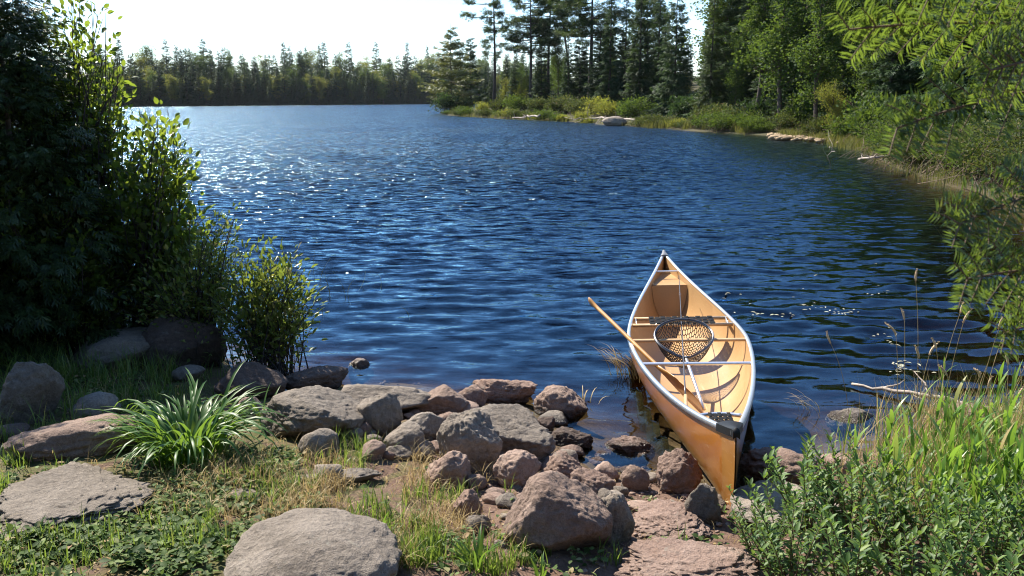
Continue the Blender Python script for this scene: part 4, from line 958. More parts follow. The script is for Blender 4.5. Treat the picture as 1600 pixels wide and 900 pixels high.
for k_, (px, y, H, kd, lab) in enumerate([(1122, 74, 14, 'b', 'tall broadleaf tree filling the gap behind the olive-green spruce'), (1160, 72, 15, 's', 'high dark spruce directly behind the bright green birch'), (1178, 60, 12, 'b', 'broad green tree at the shore right of the bright green birch'),
        (1220, 55, 11, 'b', 'broad green tree over the left end of the sandy spit'), (1232, 68, 16, 's', 'towering dark spruce over the left end of the sandy spit'), (1270, 62, 15, 's', 'towering dark spruce over the middle of the sandy spit'), (1275, 50, 9, 'b', 'leafy tree directly behind the yellow-green sapling'),
        (1325, 56, 15, 's', 'tall spruce behind the large leafy birch'), (1340, 47, 10, 'b', 'leafy tree over the right end of the sandy spit'), (1370, 52, 15, 's', 'tall spruce left of the hanging fir tips'), (1400, 45, 12, 'b', 'broad green tree behind the hanging fir branches'), (1440, 42, 12, 's', 'dark spruce behind the middle of the hanging fir branches'),
        (1485, 38, 11, 'b', 'green tree behind the bank shrubs and fir branches'), (1530, 36, 12, 's', 'dark spruce behind the bank shrubs near the right edge'), (1590, 33, 11, 'b', 'green tree above the bank shrubs at the right edge'), (846, 112, 8, 's', 'mid-sized spruce between the broad-crowned pine and the slender reddish pine'), (905, 109, 9, 's', 'mid-sized spruce left of the thick pine trunk'),
        (936, 101, 10, 's', 'spruce directly right of the thick pine trunk'), (805, 122, 7, 's', 'low spruce between the tall thin pine and the broad-crowned pine'), (872, 122, 8, 'b', 'broadleaf tree behind the pointed dark spruce')]):
    if kd == 's': stand(0, 'spruce_tree', (SP[0], SP[2], SPN[0])[k_ % 3], 'bark_dark', 'spruce', px, y, lab, 12, H, wide=1.15)
    else: stand(0, 'birch_tree', BI[k_ % 3], 'bark', 'birch', px, y, lab, 11, H, wide=1.25)
# the wood behind them
for i in range(64):
    px = rg.uniform(930, 1800); y = rg.uniform(np.interp(px, [930, 1200, 1400, 1800], [112, 78, 56, 40]), np.interp(px, [930, 1200, 1400, 1800], [130, 120, 105, 85]))
    if 1068 < px < 1104: continue
    r = rg.random(); H = rg.uniform(10.5, 14.5) * (.75 if px < 1110 else 1.0)
    if r < .5: stand(0, 'spruce_tree', SP[rg.integers(4)], 'bark_dark', 'spruce', px, y, 'dark spruce deep in the wood behind the right-hand shore', 12, H, group='spruces deep in the right-hand wood')
    elif r < .8: stand(0, 'birch_tree', BI[rg.integers(3)], 'bark', 'birch', px, y, 'broadleaf tree deep in the wood behind the right-hand shore', 11, H * .85, group='broadleaf trees deep in the right-hand wood')
    else: stand(0, 'pine_tree', PI[rg.integers(3)], 'bark_dark', 'pine', px, y, 'pine crown deep in the wood behind the right-hand shore', 17, H * 1.2, group='pines deep in the right-hand wood')
for i in range(46):
    px = rg.uniform(755, 1085); y = rg.uniform(136, 172) if px < 960 else rg.uniform(112, 140); r = rg.random()
    if r < .6: stand(0, 'spruce_tree', SP[rg.integers(4)], 'bark_dark', 'spruce', px, y, 'spruce among the trees at the back of the point', 12, rg.uniform(5, 9), group='spruces at the back of the point')
    else: stand(0, 'birch_tree', BI[rg.integers(3)], 'bark', 'birch', px, y, 'broadleaf tree among the trees at the back of the point', 11, rg.uniform(4.5, 7.5), group='broadleaf trees at the back of the point')
# understorey and shore shrubs
def bush_proto(seed, leaf, R, H, nbr=60, lpb=45, up=.3):
    r_ = np.random.default_rng(seed); lumps = [(np.array([r_.normal() * R * .45, r_.normal() * R * .3, H * r_.uniform(.45, .7)]), np.array([R * .5, R * .45, H * .34]), 1.0) for _ in range(6)]
    return leafy(r_, (0, 0, 0), lumps, nbr, lpb, leaf, .55, 3, .02, DIAMOND, leaf * 1.7, .3, .1, 3, R * .35, up)
BU = {k: [plant_mesh(bush_proto(s_ + 50, lf, R_, H_, nb, lp), 'shrub') for s_ in range(3)] for k, (lf, R_, H_, nb, lp) in
      {'birch': (.15, 1.7, 1.8, 70, 45), 'leather': (.15, 1.6, 1.5, 70, 45), 'birch_yellow': (.14, 1.4, 1.4, 60, 45), 'spruce': (.2, 1.8, 2.0, 60, 45)}.items()}
BUN = {k: [plant_mesh(bush_proto(s_ + 80, .062, 1.2, 1.15, 130, 60), 'shrub') for s_ in range(3)] for k in ('leather', 'birch')}
def shrub_at(px, y, kind, label, sc=1.0, near=False, group=None, wide=1.0):
    return put_tree('shrub', (BUN if near else BU)[kind][rg.integers(3)], 'twig', kind, spot(px, y), label, group, rg.uniform(0, 6.28), (sc * wide, sc * wide, sc), 'shrub', ('stems', 'foliage'))
for px, y, kind, sc, lab in [(700, 128, 'spruce', 1.5, 'dark rounded shrub at the very tip of the point'), (722, 129, 'leather', 1.3, 'low shrub next to the dark one at the tip of the point'),
        (752, 121, 'birch_yellow', 1.1, 'yellow-green bush left of the foot of the tall thin pine'), (783, 117, 'leather', 1.4, 'olive bush right of the foot of the tall thin pine'),
        (812, 112, 'birch', 1.3, 'green bush on the waterline under the broad-crowned pine'), (840, 108, 'leather', 1.2, 'olive bush left of the pointed dark spruce'),
        (872, 101, 'leather', 1.5, 'grey-green bush at the foot of the pointed dark spruce'), (905, 97, 'leather', 1.2, 'low bush between the pointed spruce and the thick pine trunk'),
        (930, 92, 'birch_yellow', 1.5, 'bright green bush behind the pale shore rock'), (958, 88, 'birch_yellow', 1.2, 'bright bush directly above the pale shore rock'),
        (985, 80, 'birch', 1.2, 'green bush at the foot of the massive spruce by the pale rock'), (1065, 76, 'spruce', 1.2, 'shaded bush between the massive spruce and the sedge'),
        (1100, 66, 'leather', 1.0, 'olive bush behind the sedge under the olive-green spruce'), (1125, 63, 'leather', 1.1, 'grey-green bush at the foot of the bright green birch'),
        (1160, 60, 'leather', 1.0, 'bush between the bright green birch and the sandy spit'), (1228, 54, 'leather', .8, 'small grey bush at the left end of the sandy spit'),
        (1278, 47, 'leather', .75, 'pale grey bush in the middle of the sandy spit'), (1190, 60, 'spruce', 1.0, 'dark shaded bush behind the left end of the sandy spit'),
        (1330, 42.5, 'birch', .9, 'green bush at the right end of the sandy spit'), (1255, 54, 'birch', 1.4, 'tall green bush under the dense dark spruce'),
        (1375, 40, 'birch', 1.3, 'tall green bush between the spit and the bank shrubs')]:
    shrub_at(px, y, kind, lab, sc)
for i in range(40):
    px = 700 + i * 15.6 + rg.uniform(-5, 5); v_ = np.interp(px, [u for u, v in LAKE_PX[9:19]], [v for u, v in LAKE_PX[9:19]]); y = on_z(px, v_, 0.0)[1] * rg.uniform(1.005, 1.04)
    if 930 < px < 985 or 1215 < px < 1335: continue
    shrub_at(px, y, ('leather', 'leather', 'birch_yellow', 'birch')[rg.integers(4)], 'low bush in the fringe along the waterline of the far point', rg.uniform(.4, .75), False, 'low bushes fringing the far point', 1.3)
for i in range(34):
    px = rg.uniform(1120, 1750); y = np.interp(px, [1120, 1290, 1400, 1500, 1650, 1750], [72, 58, 46, 36, 27, 24]) * rg.uniform(1.0, 1.5)
    shrub_at(px, y, ('spruce', 'birch', 'birch', 'leather')[rg.integers(4)], 'bush in the shaded undergrowth of the right-hand wood', rg.uniform(1.0, 2.0), False, 'undergrowth bushes of the right-hand wood')
# dense low shrubs along the right-hand bank
bank = [(1385, 32), (1422, 28.6), (1460, 26.2), (1500, 24.2), (1540, 22.6), (1585, 21.0), (1640, 19.4), (1440, 31), (1480, 29), (1525, 26.5), (1570, 24.5), (1620, 23), (1400, 36), (1700, 17.8), (1660, 21), (1760, 16)]
ORD = ('first', 'second', 'third', 'fourth', 'fifth', 'sixth', 'seventh')
for k, (px, y) in enumerate(bank):
    lab = 'low dense shrub overhanging the water on the right-hand bank, %s from the sandy spit' % ORD[k] if k < 7 else 'low olive shrub in the second row along the right-hand bank'
    shrub_at(px, y, 'leather' if k % 4 else 'birch', lab, rg.uniform(1.0, 1.35), True, 'low shrubs along the right-hand bank', 1.2)
# sedge along the waterline
def build_sedge():
    mb = MB(); r_ = np.random.default_rng(3)
    def strip(px0, px1, n, d0, d1, h0, h1):
        px = r_.uniform(px0, px1, n); base = np.array([np.interp(q, [u for u, v in LAKE_PX[9:25]], [v for u, v in LAKE_PX[9:25]]) for q in px])
        P = on_z(px, base, 0.0); P[:, 1] += r_.uniform(d0, d1, n) * P[:, 1] / 60; P[:, 0] += r_.normal(size=n) * .3
        P = P[fbm2(P[:, 0], P[:, 1], .45, 61, 2) > -.12]; n = len(P); z = height(P[:, 0], P[:, 1]); P[:, 2] = np.maximum(z, -.25); dist = P[:, 1]
        blades(mb, P, r_.uniform(h0, h1, n) + np.maximum(-P[:, 2], 0), .0011 * dist * .35 + .008, r_.uniform(.05, .5, n), r_, 3)
    strip(700, 800, 900, -1, 3, .2, .55); strip(800, 1010, 900, -1, 4, .2, .5); strip(1010, 1200, 3400, -2, 4, .25, .7); strip(1200, 1345, 3600, -5, 2, .25, .55); strip(1345, 1470, 700, -5, 0, .2, .4); strip(1470, 1640, 200, -4, 0, .2, .4)
    return mb.mesh('shore_sedge')
tag(obj('shore_sedge', build_sedge(), M['sedge']), 'olive sedge and shore grass along the right-hand waterline', None, None, 'stuff')
# sandy spit: a low bank of pale stones and dry grass
def build_spit():
    r_ = np.random.default_rng(4); px = r_.uniform(1205, 1352, 420); v = np.interp(px, [1205, 1290, 1352], [211, 216, 219]) + r_.normal(size=420) * 2.2
    mb = MB(); bV, bF = ico(1)
    for k in range(420):
        p_ = on_z(px[k], v[k], .12); s_ = r_.uniform(.06, .26); mb.add(bV * (1 + .2 * vnoise(bV * 2 + k, k))[:, None] * np.array([1.4, 1, .5]) * s_ + p_, bF)
    return mb.mesh('spit_stones')
M['spit'] = plain_mat('dry_litter', (.27, .19, .11), .9, var=.35, vscale=3, bump=.5)
tag(obj('spit_stones', build_spit(), M['spit']), 'pale stones and dry litter on the low spit of the right-hand shore', None, None, 'stuff')
# driftwood
def driftwood(pts_px, z0, r, label, name='driftwood', branches=0, seed=0, y=None):
    r_ = np.random.default_rng(seed); ctrl = np.array([on_z(u, v, zz) for u, v, zz in pts_px]); t = np.linspace(0, 1, 14)
    tt = np.linspace(0, 1, len(ctrl)); pts = np.stack([np.interp(t, tt, ctrl[:, k]) for k in range(3)], 1); ln = np.linalg.norm(pts[-1] - pts[0])
    pts += np.cumsum(r_.normal(size=(14, 3)) * ln * .008, 0); o = empty(name, tuple(pts[0]), label, 'driftwood')
    mb = MB(); mb.tube(pts - pts[0], np.linspace(r * .45, r, 14) * r_.uniform(.85, 1.15, 14), 8); obj('trunk', mb.mesh('trunk', True), M['drift'], o)
    for b_ in range(branches):
        k = r_.integers(2, 12); d = unit(r_.normal(size=3) + np.array([0, 0, .6])); l = ln * r_.uniform(.07, .2); q = np.stack([pts[k] - pts[0] + d * l * s_ + r_.normal(size=3) * l * .08 * s_ for s_ in np.linspace(0, 1, 5)])
        m2 = MB(); m2.tube(q, np.linspace(r * .45, r * .12, 5), 5); obj('branch', m2.mesh('branch', True), M['drift'], o)
    return o
driftwood([(905, 189, .15), (940, 186, .35), (1000, 192, .25)], 0, .10, 'grey fallen branches on the far point behind the pale rock', branches=9, seed=1)
driftwood([(800, 184.5, .15), (850, 186, .25)], 0, .09, 'short grey log at the waterline under the pines', branches=4, seed=2)
driftwood([(1340, 248, .05), (1365, 244, .3), (1402, 246, .15)], 0, .05, 'bleached branch at the waterline beside the bank shrubs', branches=8, seed=3)
driftwood([(1296, 228, .9), (1312, 246, .0)], 0, .012, 'bare twig leaning into the water off the sandy spit', branches=2, seed=5)
driftwood([(1332, 603, .005), (1400, 612, .03), (1480, 622, .05), (1640, 645, .08)], 0, .022, 'long bleached pole lying in the shallows behind the bright grass', 'driftwood', 5, 4)

# ------------------------------------------------------------------ left-hand trees and shrubs
rg = np.random.default_rng(44)
CE = [plant_mesh(spruce(rg, 4.4, R_, .88, .17, .04, .02, .6), 'cedar') for R_ in (1.35, 1.1)]
for k, (px, y, H, me_, lab) in enumerate([(10, 7.1, 3.5, 0, 'dark cedar filling the upper left corner'), (-110, 6.3, 2.9, 1, 'dark cedar mostly outside the left edge of the picture'), (62, 6.75, 3.0, 1, 'dark cedar standing in front of the upper left cedar'), (75, 7.7, 3.1, 1, 'dark shaded cedar behind the leafy alder')]):
    p_ = spot(px, y); put_tree('cedar_tree', CE[me_], 'bark_dark', 'cedar', p_, lab, None, k * 2.1, H / 4.4)
def px_lumps(y, lst, dz=.8):
    out_ = []
    for u, v, r in lst:
        c = on_y(u, v, y); rr = r * depth(c) / F; out_.append((c, np.array([rr, rr * dz + .12, rr]), r ** 1.7))
    return out_
def shrub_px(name, base, y, lst, label, mat, nbr, lpb, leaf, wide, spread, seed, stems=4, r0=.028, cat='shrub', up=.3, dz=.8, tpl=LEAF):
    b = spot(base, y); r_ = np.random.default_rng(seed)
    lumps = [(c - b, r, w) for c, r, w in px_lumps(y, lst, dz)]
    return put_tree(name, plant_mesh(leafy(r_, (0, 0, 0), lumps, nbr, lpb, leaf, wide, stems, r0, tpl, spread, .35, .15, 4, .10, up), name), 'bark_dark', mat, b, label, None, 0.0, 1.0, cat, ('stems', 'foliage'))
shrub_px('alder_tree', 150, 7.3, [(50, 40, 55), (105, 25, 45), (150, 25, 30), (120, 90, 60), (165, 130, 40), (120, 150, 70), (185, 200, 50), (225, 235, 40), (110, 230, 80), (60, 150, 70)],
         'tall leafy alder at the left whose upper twigs stand against the sky', 'alder', 140, 32, .06, .66, .13, 1, 5, .034, 'tree')
shrub_px('alder_shrub', 235, 7.0, [(255, 225, 40), (270, 280, 45), (245, 320, 60), (300, 345, 38), (215, 370, 70), (285, 400, 50), (190, 290, 60), (240, 190, 25)],
         'broad-leaved alder shrub leaning right over the water', 'alder', 100, 34, .066, .7, .15, 2, 5, .028)
shrub_px('dark_shrub', 90, 6.7, [(60, 330, 80), (120, 400, 80), (40, 440, 70), (160, 460, 60), (90, 480, 60), (20, 300, 70)], 'shaded shrub at the left between cedar trunks and the angular rock', 'alder', 170, 50, .055, .6, .12, 3, 4, .03, tpl=DIAMOND)
shrub_px('leafy_shrub', 315, 6.75, [(335, 375, 42), (350, 345, 26), (300, 420, 55), (345, 430, 42), (255, 440, 60), (310, 475, 48), (240, 490, 45), (360, 400, 24)],
         'fine-leaved shrub between the alder and the low waterside shrub', 'willow', 120, 34, .044, .5, .12, 4, 4, .02)
shrub_px('waterside_shrub', 425, 6.55, [(420, 410, 30), (455, 425, 34), (480, 465, 24), (430, 460, 46), (390, 430, 38), (400, 500, 46), (465, 500, 34), (360, 470, 40)],
         'low sunlit yellow-green shrub leaning out over the lake', 'willow', 110, 26, .056, .42, .13, 5, 4, .016)
# unseen spruces added behind the viewpoint: they block sky light from camera-facing sides
for k, (x, y, H) in enumerate([(-6.5, -2.5, 9), (-3.6, -6.5, 11), (.2, -8.0, 12), (3.8, -7.0, 11), (6.6, -3.6, 10), (-8.5, 2.0, 8), (8.5, .5, 9)]):
    put_tree('spruce_tree', SP[(0, 2)[k % 2]], 'bark_dark', 'spruce', (x, y, float(height(np.array([x]), np.array([y]))[0]) - .05), 'unseen spruce added behind the viewpoint to block sky light', 'unseen spruces added behind the viewpoint', k * 1.1, H / 12)

# ------------------------------------------------------------------ strap-leaf clumps
def strap_mesh(r_, ln, wd_, arch):
    n = 9; t = np.linspace(0, 1, n); th = .12 + arch * t ** 1.15; dl = ln / (n - 1)
    x = np.concatenate([[0], np.cumsum(np.sin(th[:-1]) * dl)]); z = np.concatenate([[0], np.cumsum(np.cos(th[:-1]) * dl)])
    w = wd_ / 2 * np.clip(np.minimum(.6 + t * 2, 1) * (1 - t ** 4), .05, 1); tw = r_.uniform(-.5, .5) * t
    L_ = np.stack([x, -w * np.cos(tw), z - w * np.sin(tw) + .25 * w], 1); R_ = np.stack([x, w * np.cos(tw), z + w * np.sin(tw) + .25 * w], 1); Cc = np.stack([x, 0 * x, z - .1 * w], 1)
    mb = MB(); mb.sheet(np.stack([L_, Cc, R_], 1)); return mb.mesh('leaf', True)
def strap_clump(px, v, n, ln, wd_, R, label, seed, arch=(1.4, 2.8), name='strap_leaf_plant', aim=None):
    r_ = np.random.default_rng(seed); b = ground_hit(px, v)[0]; e = empty(name, tuple(b), label, 'plant')
    me_ = [strap_mesh(r_, ln * r_.uniform(.75, 1.2), wd_ * r_.uniform(.8, 1.2), r_.uniform(*arch)) for _ in range(14)]
    for i in range(n):
        a = r_.uniform(0, 6.28); rr = R * r_.random() ** .5; a2 = a + r_.normal() * .5
        o = obj('leaf', me_[r_.integers(14)], M['lily'], e, (rr * math.cos(a), rr * math.sin(a), -.01))
        s_ = r_.uniform(.7, 1.1); o.scale = (s_, s_, s_); o.rotation_euler = (r_.normal() * .12, r_.normal() * .1, a2)
    return e
strap_clump(296, 716, 270, .50, .019, .20, 'big dark green clump of arching strap leaves among the shore rocks', 61)
strap_clump(412, 668, 12, .26, .016, .02, 'small sprig of upright strap leaves beside the pale flat-topped boulder', 62, (.5, 1.3))
strap_clump(596, 842, 10, .19, .014, .02, 'short tuft of broad green blades behind the large smooth boulder', 63, (.5, 1.4))
strap_clump(745, 893, 14, .20, .015, .03, 'tuft of broad green blades at the bottom edge between the two foreground boulders', 64, (.5, 1.4))
strap_clump(845, 905, 9, .14, .013, .02, 'short blade tuft in the shadow below the big rosy boulder', 65, (.4, 1.2))

# ------------------------------------------------------------------ grass, litter and ground leaves
RKS = np.array(ROCKS)
def off_rocks(P, k=.9):
    keep = np.ones(len(P), bool)
    for cx, cy_, a, b_ in RKS:
        if cy_ > 20: continue
        keep &= (((P[:, 0] - cx) / (a * k)) ** 2 + ((P[:, 1] - cy_) / (b_ * k)) ** 2) > 1
    return keep & (P[:, 2] > .01)
def patch(r_, lst, thin=-9):
    U = np.concatenate([r_.normal(u, su, n) for u, v, su, sv, n in lst]); V_ = np.concatenate([r_.normal(v, sv, n) for u, v, su, sv, n in lst])
    ok = V_ > 480; P = ground_hit(U[ok], V_[ok]); P = P[off_rocks(P)]
    return P[fbm2(P[:, 0], P[:, 1], 3.2, int(len(lst)) + 3, 3) > thin] if thin > -5 else P
def clumpy(r_, P, k, s):
    """turn each point into a small clump of k"""
    Q = np.repeat(P, k, 0); Q[:, :2] += r_.normal(size=(len(Q), 2)) * s; Q[:, 2] = np.repeat(P[:, 2], k) - .004; return Q
rg = np.random.default_rng(71); mb = MB()
P = clumpy(rg, patch(rg, [(690, 850, 45, 40, 150), (600, 800, 50, 30, 50), (520, 745, 60, 25, 25), (15, 720, 25, 50, 120), (60, 620, 70, 40, 150), (150, 600, 70, 35, 130), (230, 610, 60, 30, 110),
                        (330, 850, 60, 40, 80), (120, 800, 100, 50, 90), (420, 780, 50, 30, 110), (540, 700, 50, 20, 60), (760, 900, 60, 20, 120), (1060, 860, 60, 30, 30), (0, 860, 60, 40, 50), (180, 880, 100, 30, 25), (640, 900, 70, 40, 150), (1250, 800, 60, 30, 60)], -.02), 9, .022)
blades(mb, P, rg.uniform(.04, .14, len(P)), rg.uniform(.003, .0075, len(P)), rg.uniform(.1, .9, len(P)), rg, 4)
P = clumpy(rg, patch(rg, [(100, 580, 90, 25, 45), (30, 610, 50, 40, 45), (240, 590, 60, 15, 35)]), 14, .03); blades(mb, P, rg.uniform(.1, .28, len(P)), rg.uniform(.003, .006, len(P)), rg.uniform(.2, 1.0, len(P)), rg, 5)
tag(obj('grass', mb.mesh('grass'), M['grass']), 'green grass between the shore rocks', None, None, 'stuff')
rg = np.random.default_rng(72); mb = MB()
P = clumpy(rg, patch(rg, [(560, 755, 80, 25, 200), (470, 760, 60, 25, 130), (640, 770, 50, 40, 200), (690, 820, 50, 35, 120), (300, 780, 100, 40, 60), (520, 790, 70, 20, 80), (200, 600, 60, 20, 30), (380, 740, 50, 30, 50), (640, 880, 70, 20, 60), (250, 800, 130, 40, 60)], -.1), 8, .028)
blades(mb, P, rg.uniform(.05, .17, len(P)), rg.uniform(.002, .0045, len(P)), rg.uniform(.3, 1.5, len(P)), rg, 5)
P = patch(rg, [(1050, 830, 110, 40, 260), (850, 790, 110, 50, 200), (250, 820, 150, 50, 900), (500, 760, 120, 40, 500), (150, 700, 120, 60, 300)]); blades(mb, P + [0, 0, .004], rg.uniform(.02, .07, len(P)), .0025, rg.uniform(1.3, 1.6, len(P)), rg, 3, .05)
P = patch(rg, [(200, 820, 160, 60, 420), (480, 740, 120, 40, 160), (900, 800, 150, 40, 120), (120, 640, 100, 50, 160)]); n = len(P); scatter(mb, LEAF, P + [0, 0, .006], rand_dirs(rg, n) * [1, 1, .3], unit(rand_dirs(rg, n) * .5 + Z3), rg.uniform(.015, .035, n), .016)
tag(obj('dry_grass', mb.mesh('dry_grass'), M['straw']), 'dry straw-coloured grass and litter between the boulders', None, None, 'stuff')
rg = np.random.default_rng(73); mb = MB()
P = clumpy(rg, patch(rg, [(130, 850, 110, 45, 520), (300, 800, 80, 40, 380), (420, 770, 50, 30, 120), (60, 780, 60, 40, 100), (250, 870, 120, 30, 240), (420, 710, 40, 25, 160), (470, 690, 30, 15, 80), (560, 740, 50, 30, 90), (640, 720, 30, 15, 60), (780, 880, 60, 20, 60), (120, 590, 80, 30, 220), (200, 640, 60, 25, 100),
                        (820, 850, 100, 25, 40), (1060, 840, 60, 30, 40), (30, 640, 40, 40, 120)], -.12), 7, .018)
n = len(P); P[:, 2] += rg.uniform(.008, .05, n); L = rg.uniform(.012, .042, n)
scatter(mb, LEAF, P, rand_dirs(rg, n) * [1, 1, .35], unit(rand_dirs(rg, n) * .5 + Z3), L, L * .75)
tag(obj('ground_leaves', mb.mesh('ground_leaves'), M['cover']), 'low leafy ground cover over the bank', None, None, 'stuff')

# ------------------------------------------------------------------ bright grass and seed stalks at the right
rg = np.random.default_rng(74); mb = MB()
def reed_bed(mb, r_, lst, h, wdt, nb):
    P = patch(r_, lst); n = len(P); H = r_.uniform(*h, n); az = r_.uniform(0, 6.28, n)
    for i in range(n):
        k = r_.integers(nb - 2, nb + 3); t = np.sort(r_.uniform(.12, 1, k)); lean = r_.uniform(0, .22); d = np.array([math.cos(az[i]), math.sin(az[i]), 0])
        q = P[i] + d * (H[i] * lean * t ** 1.6)[:, None] + Z3 * (H[i] * t)[:, None]
        mb.tube(P[i] + d * (H[i] * lean * np.linspace(0, 1, 5) ** 1.6)[:, None] + Z3 * (H[i] * np.linspace(0, 1, 5))[:, None], np.linspace(.0022, .001, 5), 3, False)
        blades(mb, q, H[i] * r_.uniform(.3, .55, k), r_.uniform(*wdt, k), r_.uniform(.25, .8, k), r_, 5, .8, az[i] + r_.choice([0, math.pi], k) + r_.normal(size=k) * .5)
reed_bed(mb, rg, [(1470, 775, 60, 30, 34), (1560, 765, 50, 35, 38), (1400, 800, 40, 20, 12), (1640, 760, 40, 50, 34), (1500, 830, 70, 30, 40), (1570, 830, 40, 30, 30)], (.2, .46), (.013, .025), 6)
P = clumpy(rg, patch(rg, [(1480, 760, 80, 40, 60), (1580, 760, 50, 50, 60), (1400, 800, 60, 40, 30), (1500, 700, 60, 20, 40), (1600, 690, 50, 20, 40)]), 6, .03); blades(mb, P, rg.uniform(.15, .42, len(P)), rg.uniform(.003, .007, len(P)), rg.uniform(.1, .7, len(P)), rg, 5)
tag(obj('bright_grass', mb.mesh('bright_grass'), M['reed']), 'tall bright green leafy grass at the right of the canoe', None, None, 'stuff')
mb = MB(); P = clumpy(rg, patch(rg, [(1500, 770, 90, 40, 110), (1570, 740, 50, 50, 90), (1450, 700, 60, 20, 40)]), 7, .03); blades(mb, P, rg.uniform(.2, .5, len(P)), rg.uniform(.002, .006, len(P)), rg.uniform(.1, .8, len(P)), rg, 5)
tag(obj('dry_stems', mb.mesh('dry_stems'), M['straw']), 'dead straw stems standing among the bright grass', None, None, 'stuff')
for k, (u0, v0, u1, v1) in enumerate([(1430, 700, 1431, 440), (1410, 705, 1413, 500), (1398, 700, 1400, 525), (1440, 740, 1500, 490), (1455, 735, 1505, 505), (1500, 745, 1560, 515), (1515, 740, 1590, 470), (1470, 740, 1463, 545), (1560, 720, 1575, 570),
                                      (1455, 750, 1437, 560), (1545, 740, 1600, 575), (1480, 750, 1530, 590), (1530, 760, 1545, 605), (1420, 735, 1452, 555), (1585, 740, 1612, 520), (1330, 700, 1298, 537), (1500, 760, 1480, 588), (1570, 760, 1590, 625)]):
    b = ground_hit(u0, v0)[0]; b[2] = max(b[2], -.15); top = on_y(u1, v1, b[1] + rg.uniform(-.15, .15)); ctrl = b * .45 + top * .55 + np.array([-(top[0] - b[0]) * .25, 0, .08])
    pts = bez(b, ctrl, top, 9) - b
    e = empty('seed_stalk', tuple(b), ('single tall straight dry seed stalk standing left of the others', 'dry grass stalk with drooping straw seed head at the right-hand shore')[k > 0] if k != 15 else 'thin red-brown seed stalk rising close right of the canoe', 'grass stalk', 'dry seed stalks over the bright grass')
    m_ = MB(); m_.tube(pts, np.linspace(.0022, .0013, 9), 4, False); obj('stem', m_.mesh('stem'), M['stalk'], e)
    d = unit(pts[-1] - pts[-2]); t = np.linspace(0, 1, 7); ln = .06 + .035 * rg.random(); side = np.array([rg.normal() * .02, 0, 0])
    hp = pts[-1] + d * (t * ln)[:, None] + side * (t ** 2)[:, None] - Z3 * (.012 * t ** 2)[:, None]
    m_ = MB(); m_.tube(hp, np.array([.0015, .0050, .0062, .0064, .006, .0045, .001]), 6)
    q = np.repeat(hp, 9, 0); n = len(q); scatter(m_, DIAMOND, q, unit(rand_dirs(rg, n) * .7 + d), rand_dirs(rg, n), .012, .0035)
    obj('seed_head', m_.mesh('seed_head'), M['seed'], e)

# ------------------------------------------------------------------ glossy-leaved shrubs at the bottom right
def gale(r_, nst, H, R, leaf):
    wood, lv = MB(), MB(); P, A, NN = [], [], []
    for i in range(nst):
        a = r_.uniform(0, 6.28); b0 = np.array([math.cos(a), math.sin(a), 0]) * R * .35 * r_.random(); h = H * r_.uniform(.55, 1.1); o = np.array([math.cos(a), math.sin(a), 0]) * R * r_.random() ** .7
        pts = bez(b0, b0 + o * .3 + Z3 * h * .6, b0 + o + Z3 * h, 8); wood.tube(pts, np.linspace(.004, .0014, 8), 5, False)
        m_ = int(h / .0115); t = np.linspace(.18, 1, m_); idx = t * 7; k = np.minimum(idx.astype(int), 6); f = (idx - k)[:, None]; on = pts[k] * (1 - f) + pts[k + 1] * f
        ang = np.arange(m_) * 2.4 + r_.uniform(0, 6.28); out_ = np.stack([np.cos(ang), np.sin(ang), np.zeros(m_)], 1); rise = .35 + .9 * t ** 3 + r_.normal(size=m_) * .2
        P.append(on); A.append(out_ + Z3 * rise[:, None]); NN.append(Z3 - out_ * .5 + r_.normal(size=(m_, 3)) * .2)
    P, A, NN = map(np.concatenate, (P, A, NN)); n = len(P); L = leaf * r_.uniform(.65, 1.2, n); scatter(lv, LEAF, P, A, unit(NN), L, L * .42)
    return wood, lv
rg = np.random.default_rng(75)
GA = [plant_mesh(gale(rg, 22, .40, .22, .042), 'gale') for _ in range(4)]
for k, (u, v, sc, lab) in enumerate([(1262, 836, 1.05, 'glossy shrub whose tall left stem stands in front of the reddish ledge'), (1190, 880, .72, 'small glossy shrub nearest the near stem of the canoe'), (1330, 850, 1.0, 'glossy shrub in front of the flat waterline rock'),
        (1400, 880, 1.05, 'glossy shrub at the left foot of the bright grass'), (1480, 900, 1.0, 'glossy shrub in the middle below the bright grass'), (1560, 900, 1.0, 'glossy shrub at the right edge below the bright grass'),
        (1235, 930, .95, 'glossy shrub at the bottom edge beside the flat pitted bedrock'), (1330, 950, 1.0, 'glossy shrub at the bottom edge, second from the bedrock'), (1430, 970, 1.0, 'glossy shrub at the bottom edge, third from the bedrock'),
        (1530, 980, 1.0, 'glossy shrub at the bottom edge, fourth from the bedrock'), (1630, 930, 1.0, 'glossy shrub cut by the right edge of the picture'), (1560, 830, .9, 'glossy shrub half buried in the tall bright grass')]):
    b = ground_hit(u, v)[0]; put_tree('glossy_shrub', GA[k % 4], 'twig', 'gale', b, lab, None, k * 1.7, sc, 'shrub', ('stems', 'foliage'))

